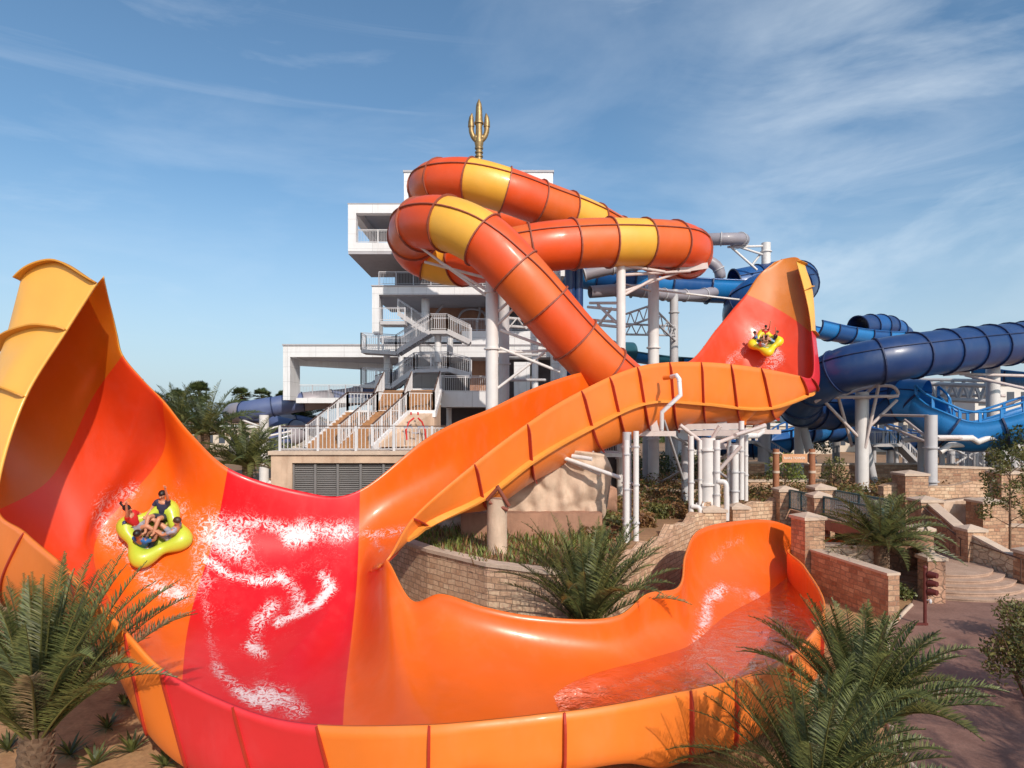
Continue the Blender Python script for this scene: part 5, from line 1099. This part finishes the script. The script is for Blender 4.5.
cover('distant_hedge', '', [(8, 18, 54, 64, 2.5, 2.4), (-8, 8, 60, 64, 2.5, 3)], 16000, .16, ['leaf_tree', 'leaf_shrub'], 6)
# low grassy planting of the bed
random.seed(4); c = MB()
for _ in range(5200):
    x = random.uniform(-6, 4.5); y = random.uniform(24, 33.4)
    lim = 31-1.55*(x+5.6) if x < -.8 else 24.6 if x < 2 else 25+(x-3.2)*1.9
    if y < max(24.3, lim)-.2: continue
    if NZ.noise(V((x*.9, y*.9, 0))) < -.08 and random.random() < .8: continue
    a = random.uniform(0, 6.28); h = random.uniform(.15, .5); q = V((x, y, 2.5)); e = q+V((math.cos(a)*h*.6, math.sin(a)*h*.6, h)); s = V((-math.sin(a), math.cos(a), 0))*.025; mm = q.lerp(e, .5)+V((0, 0, h*.12))
    c.add([q-s, q+s, mm+s, mm-s, e], [(0, 1, 2, 3), (3, 2, 4)], 0 if random.random() < .7 else 1)
o = c.build('bed_grass', ['leaf_lime', 'leaf_rust']); o['kind'] = 'stuff'
# agave like rosettes on the soil lower left
def rosette(label, px, py, s, seed, group, z=0):
    random.seed(seed); g_ = G(px, py, z); t = thing('spiky_plant', label, 'plant', g_, group); c = MB()
    for i in range(26):
        az = i*2.4; el = R(random.uniform(18, 75)); L = s*random.uniform(.7, 1.1); d = V((math.cos(az)*math.cos(el), math.sin(az)*math.cos(el), math.sin(el))); sd_ = V((-d.y, d.x, 0)).normalized()*.035; p = [g_+d*L*f-V((0, 0, .25*L*f*f)) for f in (0, .35, .7, 1)]
        c.add([p[0]-sd_*.6, p[0]+sd_*.6, p[1]+sd_, p[1]-sd_, p[2]+sd_*.7, p[2]-sd_*.7, p[3]], [(0, 1, 2, 3), (3, 2, 4, 5), (5, 4, 6)])
    c.build('leaves', 'leaf_palm', t)
ga = 'spiky rosettes on the bare soil'
for i, (px, py, s, lb) in enumerate(((132, 752, .75, 'largest spiky rosette on the soil right of the corner palm trunk'), (70, 755, .8, 'spiky rosette at the right foot of the corner palm trunk'), (8, 750, .8, 'spiky rosette at the left edge below the corner palm'), (125, 705, .55, 'small spiky rosette close under the red strip of the slide'), (5, 700, .8, 'spiky rosette at the left edge under the palm fronds'), (20, 640, .9, 'spiky rosette in the shade under the orange underside'), (95, 765, .7, 'spiky rosette cut by the bottom edge between two larger ones'), (108, 728, .6, 'spiky rosette just above the largest one'), (165, 766, .6, 'rightmost spiky rosette at the bottom edge by the slide'))):
    rosette(lb, px, py, s, 70+i, ga)
shrub('small weed tuft growing in the cream rubble wall', (15.9, 30.4, 2.0), (.4, .3, .25), 200, .06, 'leaf_shrub', 15, stems=2); shrub('low plant at the foot of the palm by the dark wall', (17.4, 29.0, 0), (.8, .5, .4), 500, .08, 'leaf_palm', 16)
# tall palms standing right of the picture, whose shade falls over the plaza
for i, (x, y, h, L) in enumerate(((16.5, 8.5, 5.2, 3.6), (19.5, 11, 5.8, 3.8), (24, 15, 5.5, 3.6), (14.5, 3.5, 6.5, 3.8))):
    palm('palm_tree', 'tall palm standing beyond the right edge, shading the plaza', (x, y, 0), h, L, 26, 90+i, group='palms beyond the right edge', r=.3, n=26, leaf=.6, w=.07, droop=.9, elr=(-20, 80))
# ================================================================ rafts and riders
from mathutils import Quaternion
def skin_mesh(nm, verts_r, edges, mat, par, sub=1):
    me_ = bpy.data.meshes.new(nm); me_.from_pydata([v[:3] for v in verts_r], edges, []); o = bpy.data.objects.new(nm, me_); COL.objects.link(o); o.parent = par
    md = o.modifiers.new('skin', 'SKIN'); md.use_smooth_shade = True
    for i, v in enumerate(verts_r): me_.skin_vertices[0].data[i].radius = (v[3], v[4] if len(v) > 4 else v[3])
    me_.skin_vertices[0].data[0].use_root = True; sb = o.modifiers.new('sub', 'SUBSURF'); sb.levels = sb.render_levels = sub
    bpy.context.view_layer.update(); dg = bpy.context.evaluated_depsgraph_get(); nm_ = bpy.data.meshes.new_from_object(o.evaluated_get(dg)); o.modifiers.clear(); o.data = nm_
    nm_.materials.clear(); nm_.materials.append(MATS[mat]); nm_.polygons.foreach_set('use_smooth', [True]*len(nm_.polygons)); return o
def person(label, M, skin, shirt, shorts, hair, armL, armR, longhair=False, group=None, lean=-.28, turn=0):
    t = bpy.data.objects.new('person', None); COL.objects.link(t); tag(t, label, 'person', group); t.matrix_world = M; t['_m'] = 1
    y2, z2 = lean*.5, .50; hx, hy, hz = turn*.05, lean*.62, .80
    vr = [(0, 0, .12, .135, .12), (0, lean*.2, .28, .12, .10), (0, y2, z2, .15, .10), (0, lean*.55, .60, .06), (hx, hy, .69, .065), (hx, hy-.01, .76, .088, .10), (hx, hy, .86, .08, .095)]
    ed = [(0, 1), (1, 2), (2, 3), (3, 4), (4, 5), (5, 6)]
    # face: nose, ears
    def add(v, p): vr.append(v); ed.append((p, len(vr)-1)); return len(vr)-1
    add((hx+turn*.06, hy+.125, .77, .016), 5)
    for s in (-1, 1): add((hx+s*.10, hy, .775, .018), 5)
    for s in (-1, 1):
        h = add((s*.10, .05, .12, .095), 0); k = add((s*.16, .42, .40, .07), h); m_ = add((s*.14, .60, .22, .055), k); a = add((s*.12, .74, .06, .04), m_); f = add((s*.13, .88, .12, .035, .03), a)
    arms = []
    for s, (el, ha) in ((-1, armL), (1, armR)):
        sh = add((s*.19, y2, z2+.04, .055), 2); e = add((*el, .043), sh); w_ = add((*ha, .030), e); d = (V(ha)-V(el)).normalized(); p = V(ha)+d*.07; pm = add((*p, .035, .02), w_); sx = d.cross(V((0, 1, .3))).normalized()
        for q in range(4): o = p+d*(.07+.012*(1-abs(q-1.4)))+sx*(.022*(q-1.5)*1.4); add((*o, .009), pm)
        o = p-d*.01+sx*.06; add((*o, .011), pm); arms.append((s, el, sh))
    skin_mesh('body', vr, ed, skin, t, 2)
    # eyes and mouth
    m = MB()
    for s in (-1, 1): m.ball((hx+s*.035+turn*.02, hy+.098, .795), .012, n=8, m=6)
    m.build('eyes', 'hair_black', t)
    sv = [(0, 0.0, .16, .15, .13), (0, lean*.2, .30, .145, .12), (0, y2, z2, .17, .12), (0, lean*.54, .575, .075)]; se = [(0, 1), (1, 2), (2, 3)]
    for s, el, sh in arms: sv += [(s*.19, y2, z2+.04, .075), tuple(V((s*.19, y2, z2+.04)).lerp(V(el), .62))+(.065,)]; k = len(sv); se += [(2, k-2), (k-2, k-1)]
    skin_mesh('shirt', sv, se, shirt, t, 1)
    pv = [(0, 0, .12, .155, .14)]; pe = []
    for s in (-1, 1): pv += [(s*.10, .05, .12, .115), (s*.14, .30, .31, .09)]; k = len(pv); pe += [(0, k-2), (k-2, k-1)]
    skin_mesh('shorts', pv, pe, shorts, t, 1)
    m = MB(); m.ball((hx, hy-.025, .835), .105, .12, .10, 14, 10)
    if longhair: m.tube([(hx, hy-.12, .86), (hx-.05, hy-.22, .93), (hx-.14, hy-.26, .90), (hx-.2, hy-.26, .82)], [.03, .035, .025, .01], 8)
    m.build('hair', hair, t); return t
def raft(label, ctr, nrm, upd, S, mat):
    z = V(nrm).normalized(); y = (V(upd)-z*V(upd).dot(z)).normalized(); x = y.cross(z); M = Matrix.Translation(V(ctr)) @ Matrix(((x.x, y.x, z.x), (x.y, y.y, z.y), (x.z, y.z, z.z))).to_4x4() @ Matrix.Scale(S, 4)
    t = bpy.data.objects.new('inflatable_raft', None); COL.objects.link(t); tag(t, label, 'raft', 'four seat clover rafts'); t.matrix_world = M; t['_m'] = 1
    m = MB(); n = 96; mm = 12; vs = []
    for i in range(n):
        a = 2*math.pi*i/n; rr = 1.0-.17*math.cos(4*a); tr_ = .32-.08*math.cos(4*a); c = V((math.cos(a)*rr, math.sin(a)*rr, .30)); o = V((math.cos(a), math.sin(a), 0))
        for k in range(mm): b = 2*math.pi*k/mm; vs.append(c+o*math.cos(b)*tr_*1.05+V((0, 0, math.sin(b)*tr_)))
    m.add(vs, [(i*mm+k, ((i+1) % n)*mm+k, ((i+1) % n)*mm+(k+1) % mm, i*mm+(k+1) % mm) for i in range(n) for k in range(mm)], smooth=True); m.build('tube', mat, t)
    m = MB(); q = [V((math.cos(2*math.pi*i/48)*(.98-.15*math.cos(8*math.pi*i/48)), math.sin(2*math.pi*i/48)*(.98-.15*math.cos(8*math.pi*i/48)), .14)) for i in range(48)]
    m.add(q+[V((p.x, p.y, .06)) for p in q], [tuple(range(48)), tuple(range(95, 47, -1))]); m.build('floor', 'raft_floor', t)
    for k in range(4):
        a = math.pi/4+k*math.pi/2; d = V((math.cos(a), math.sin(a), 0)); s = V((-d.y, d.x, 0)); m = MB(); c = d*.78+V((0, 0, .44)); m.add([c-s*.13-d*.07, c+s*.13-d*.07, c+s*.13+d*.07+V((0, 0, .03)), c-s*.13+d*.07+V((0, 0, .03)), c-s*.13-d*.07-V((0, 0, .05)), c+s*.13-d*.07-V((0, 0, .05)), c+s*.13+d*.07-V((0, 0, .05)), c-s*.13+d*.07-V((0, 0, .05))], [(0, 1, 2, 3), (7, 6, 5, 4), (0, 4, 5, 1), (1, 5, 6, 2), (2, 6, 7, 3), (3, 7, 4, 0)]); m.build('patch', 'patch_white', t)
    m = MB(); m.ball((-.83, .83, .69), .09, .09, .035); m.tube([(-.93, .75, .71), (-.73, .93, .71)], .02, 6); m.build('printed_mark', 'print_navy', t)
    return M
UP0 = ((-.25, -.04, .86), (-.27, .02, 1.24)); UP1 = ((.25, -.04, .86), (.27, .02, 1.22)); HL = ((-.30, .02, .32), (-.34, .22, .25)); HR = ((.30, .02, .32), (.34, .22, .25)); KN = ((-.27, .1, .38), (-.2, .34, .42)); KR = ((.27, .1, .38), (.2, .34, .42))
def seat(M, a, r_=.74, z=.16, k=.75, S=1.25):
    p = M @ V((math.cos(a)*r_, math.sin(a)*r_, z)); f = (M.to_3x3() @ V((-math.cos(a), -math.sin(a), 0))).normalized(); up = ((M.to_3x3() @ V((0, 0, 1))).normalized()+V((0, 0, k))).normalized()
    y = (f-up*f.dot(up)).normalized(); x = y.cross(up); return Matrix.Translation(p) @ Matrix(((x.x, y.x, up.x), (x.y, y.y, up.y), (x.z, y.z, up.z))).to_4x4() @ Matrix.Scale(S, 4)
s1, n1_ = surf_at(160, 537, iA)
nn = (n1_+V((.25, -.25, .25))).normalized(); print('N1', n1_, s1)
M1 = raft('yellow green clover raft with four riders high on the left orange wall', s1+n1_*.12, nn, (-.5, .2, .8), .88, 'raft_vinyl')
gp = 'riders'
person('person in red shirt with dark ponytail and one arm raised, in the near raft', seat(M1, R(135)), 'skin_light', 'shirt_red', 'shorts_grey', 'hair_black', HL, UP1, True)
person('person in navy vest with red sleeves stretching one arm high, in the near raft', seat(M1, R(48)), 'skin_light', 'shirt_navy', 'shorts_dark', 'hair_black', UP0, HR)
person('person in bright blue T shirt seen from behind, in the near raft', seat(M1, R(222)), 'skin_tan', 'shirt_blue', 'shorts_dark', 'hair_black', HL, KR)
person('person in pale grey shirt leaning back at the lower right of the near raft', seat(M1, R(312)), 'skin_light', 'shirt_grey', 'shorts_grey', 'hair_brown', KN, HR, lean=-.4)
s2, n2_ = surf_at(764, 348, iB)
nn = V((-.22, -.78, .55)).normalized(); print('N2', n2_, s2)
M2 = raft('small yellow clover raft with riders far up on the right red wall', s2+n2_*.36+V((-.1, -.2, 0)), nn, (.7, .2, .7), .80, 'raft_yellow')
person('person in dark top raising one arm, at the upper right of the far raft', seat(M2, R(48), S=1.0), 'skin_light', 'shirt_navy', 'shorts_pale', 'hair_black', UP0, HR)
person('person in red top raising one arm, in the middle of the far raft', seat(M2, R(125), S=1.0), 'skin_light', 'shirt_red', 'shorts_dark', 'hair_black', UP0, HR)
person('person in blue shirt at the left end of the far raft', seat(M2, R(205), S=1.0), 'skin_tan', 'shirt_blue', 'shorts_dark', 'hair_black', HL, KR)
person('person in pale blue shirt low at the near end of the far raft', seat(M2, R(280), S=1.0), 'skin_light', 'shirt_grey', 'shorts_grey', 'hair_brown', KN, HR, lean=-.4)
# ================================================================ far buildings
def house(label, px0, px1, ytop, Y, depth, mat, rows, cols, roof=None, z0=2.4, group='distant buildings'):
    x0 = (px0-512)*Y/FP; x1 = (px1-512)*Y/FP; zt = CH-(ytop-HOR)*Y/FP; t = thing('far_building', label, 'building', ((x0+x1)/2, Y, z0), group)
    m = MB(); m.box(x0, x1, Y, Y+depth, z0, zt); m.build('wall', mat, t); m = MB(); m.box(x0-.3, x1+.3, Y-.3, Y+depth+.3, zt, zt+.4); m.build('roof', 'city_white', t)
    for r in range(rows):
        for c in range(cols):
            xa = x0+(x1-x0)*(c+.25)/cols; xb = x0+(x1-x0)*(c+.75)/cols; za = z0+1+(zt-z0-1)*(r+.1)/rows; zb = z0+1+(zt-z0-1)*(r+.7)/rows; m = MB(); m.box(xa, xb, Y-.06, Y+.1, za, zb); m.build('window', 'window_dark', t)
house('cream building with window rows seen through the gap under the blue flume', 745, 835, 426, 105, 12, 'city_cream', 2, 11)
house('low white building left of the cream one behind the columns', 690, 742, 432, 98, 10, 'city_white', 2, 7)
house('cream block right of the cradle column, partly behind the stair', 838, 925, 418, 112, 12, 'city_cream', 2, 9)
house('white panelled building at the far right under the bridge truss', 975, 1060, 385, 90, 12, 'city_white', 3, 6)
house('small white kiosk building at the right edge behind the sapling', 996, 1040, 443, 66, 5, 'city_white', 1, 4)
house('pale block behind the big tube between the arm and the cradle column', 800, 870, 405, 150, 12, 'city_white', 3, 6)
house('long low grey building on the left skyline behind the palms', 60, 300, 428, 120, 12, 'city_cream', 1, 20)
# metal stair at right
t = thing('steel_stair', 'grey steel stair with railing descending at the right below the blue flume', 'staircase', P(880, 445, 56))
a, b, c_, d = pc((868, 445, 57), (898, 445, 57), (922, 470, 57), (945, 470, 57)); m = MB()
for p, q in ((a, b), (b, c_)): m.beam(p, q, 1.3, .25)
m.build('deck', 'grey_steel', t); railing('', [a, b, c_], 1.2, 'rail_metal', 'rail_grey', par=t, sp=.2); railing('', [p+V((0, 1.3, 0)) for p in (a, b, c_)], 1.2, 'rail_metal', 'rail_grey', par=t, sp=.2)
for q in (a.lerp(b, .2), a.lerp(b, .95)): m = MB(); m.cyl((q.x, q.y), .18, 2.5, q.z, 10); m.build('leg', 'grey_steel', t)
t = thing('steel_stair', 'short steel stair descending to the right just left of the wooden sign', 'staircase', P(760, 442, 60)); a, b = pc((754, 442, 60), (792, 466, 60)); a2 = P(738, 442, 60); m = MB(); m.beam(a2, a, 1.2, .25); m.beam(a, b, 1.2, .25); m.build('deck', 'grey_steel', t); railing('', [a2, a, b], 1.1, 'rail_metal', 'rail_grey', par=t, sp=.22)
for px, yt, Y, r, lb, mt in ((905, 425, 64, .22, 'thin grey post behind the stair, third back row', 'grey_steel'), (962, 446, 58, .2, 'thin grey post under the flume between the thick ones', 'grey_steel'), (975, 446, 56, .28, 'pipe sized grey post under the low point of the flume', 'grey_steel'), (1014, 430, 58, .3, 'grey post near the right edge under the flume', 'grey_steel'), (890, 432, 70, .35, 'far grey post seen between cradle column and stair', 'grey_steel'), (745, 436, 66, .3, 'far grey post left of the short steel stair', 'grey_steel'), (836, 440, 74, .4, 'dark far post left of the cradle column', 'louvre_grey'), (700, 440, 62, .3, 'far grey post seen just left of the thick white post', 'grey_steel')):
    post_px(lb, px, yt, Y, r, mat=mt, group=gb)
t = thing('cross_bracing', 'grey crossed steel braces between the thick posts at the right', 'brace', P(960, 455, 56)); arms(t, [(P(945, 470, 56), P(985, 446, 56)), (P(950, 446, 56), P(990, 470, 56)), (P(1000, 470, 56), P(1030, 430, 56)), (P(935, 450, 56), P(1030, 450, 56)), (P(1005, 430, 55), P(1024, 470, 55))], .2, 'grey_steel')
t = thing('terrace_fence', 'long grey baluster fence on the upper terrace below the blue flume', 'fence', P(960, 470, 54)); railing('', [P(932, 471, 54), P(1040, 471, 54)], 1.4, 'rail_grey', 'rail_grey', par=t, sp=.2)
# low stone planter walls on the upper terrace
for i, (pts, zs, lb) in enumerate((([(9, 50), (18, 49.5), (24, 50)], [3.3, 3.3, 3.3], 'low tan planter wall crossing behind the wooden sign'), ([(4.5, 44), (9.5, 44.5), (13, 44)], [3.1, 3.2, 3.1], 'low tan kerb wall behind the hedge bank posts'), ([(24, 53), (30, 54), (36, 53)], [4.3, 4.3, 4.3], 'dark red brown planter wall behind the cradle column'), ([(14, 56), (22, 57)], [4.2, 4.2], 'brown planter wall behind the leaning strut'))):
    wall_path(lb, pts, zs, .6, 2, 'stone_block' if i else 'stone_pale', nsub=3)
t = thing('pool_edge', 'blue painted pool edge strip seen between the two thin pipes and the thick post', 'pool', P(632, 480, 56)); m = MB(); a = P(620, 478, 58); m.box(a.x, a.x+4.6, 58, 60, 2.5, 3.0); m.build('edge', 'blue_light', t)
random.seed(77); c = MB()
for _ in range(9000):
    x = random.uniform(-90, 150); y = random.uniform(150, 190); h = 4+2.5*NZ.noise(V((x*.08, 1, 0)))+1.6*NZ.noise(V((x*.3, 4, 0))); q = V((x, y, 2.5+random.random()*max(1, h))); a = V([random.gauss(0, 1) for _ in range(3)]).normalized(); b = a.cross(V([random.gauss(0, 1) for _ in range(3)])).normalized()
    c.add([q-a*.9, q+b*.6, q+a*.9, q-b*.6], [(0, 1, 2, 3)])
o = c.build('far_tree_line', 'leaf_far'); o['kind'] = 'stuff'
for o in bpy.data.objects:
    if '_m' in o: del o['_m']
scene.cycles.max_bounces = 8; scene.cycles.transparent_max_bounces = 12
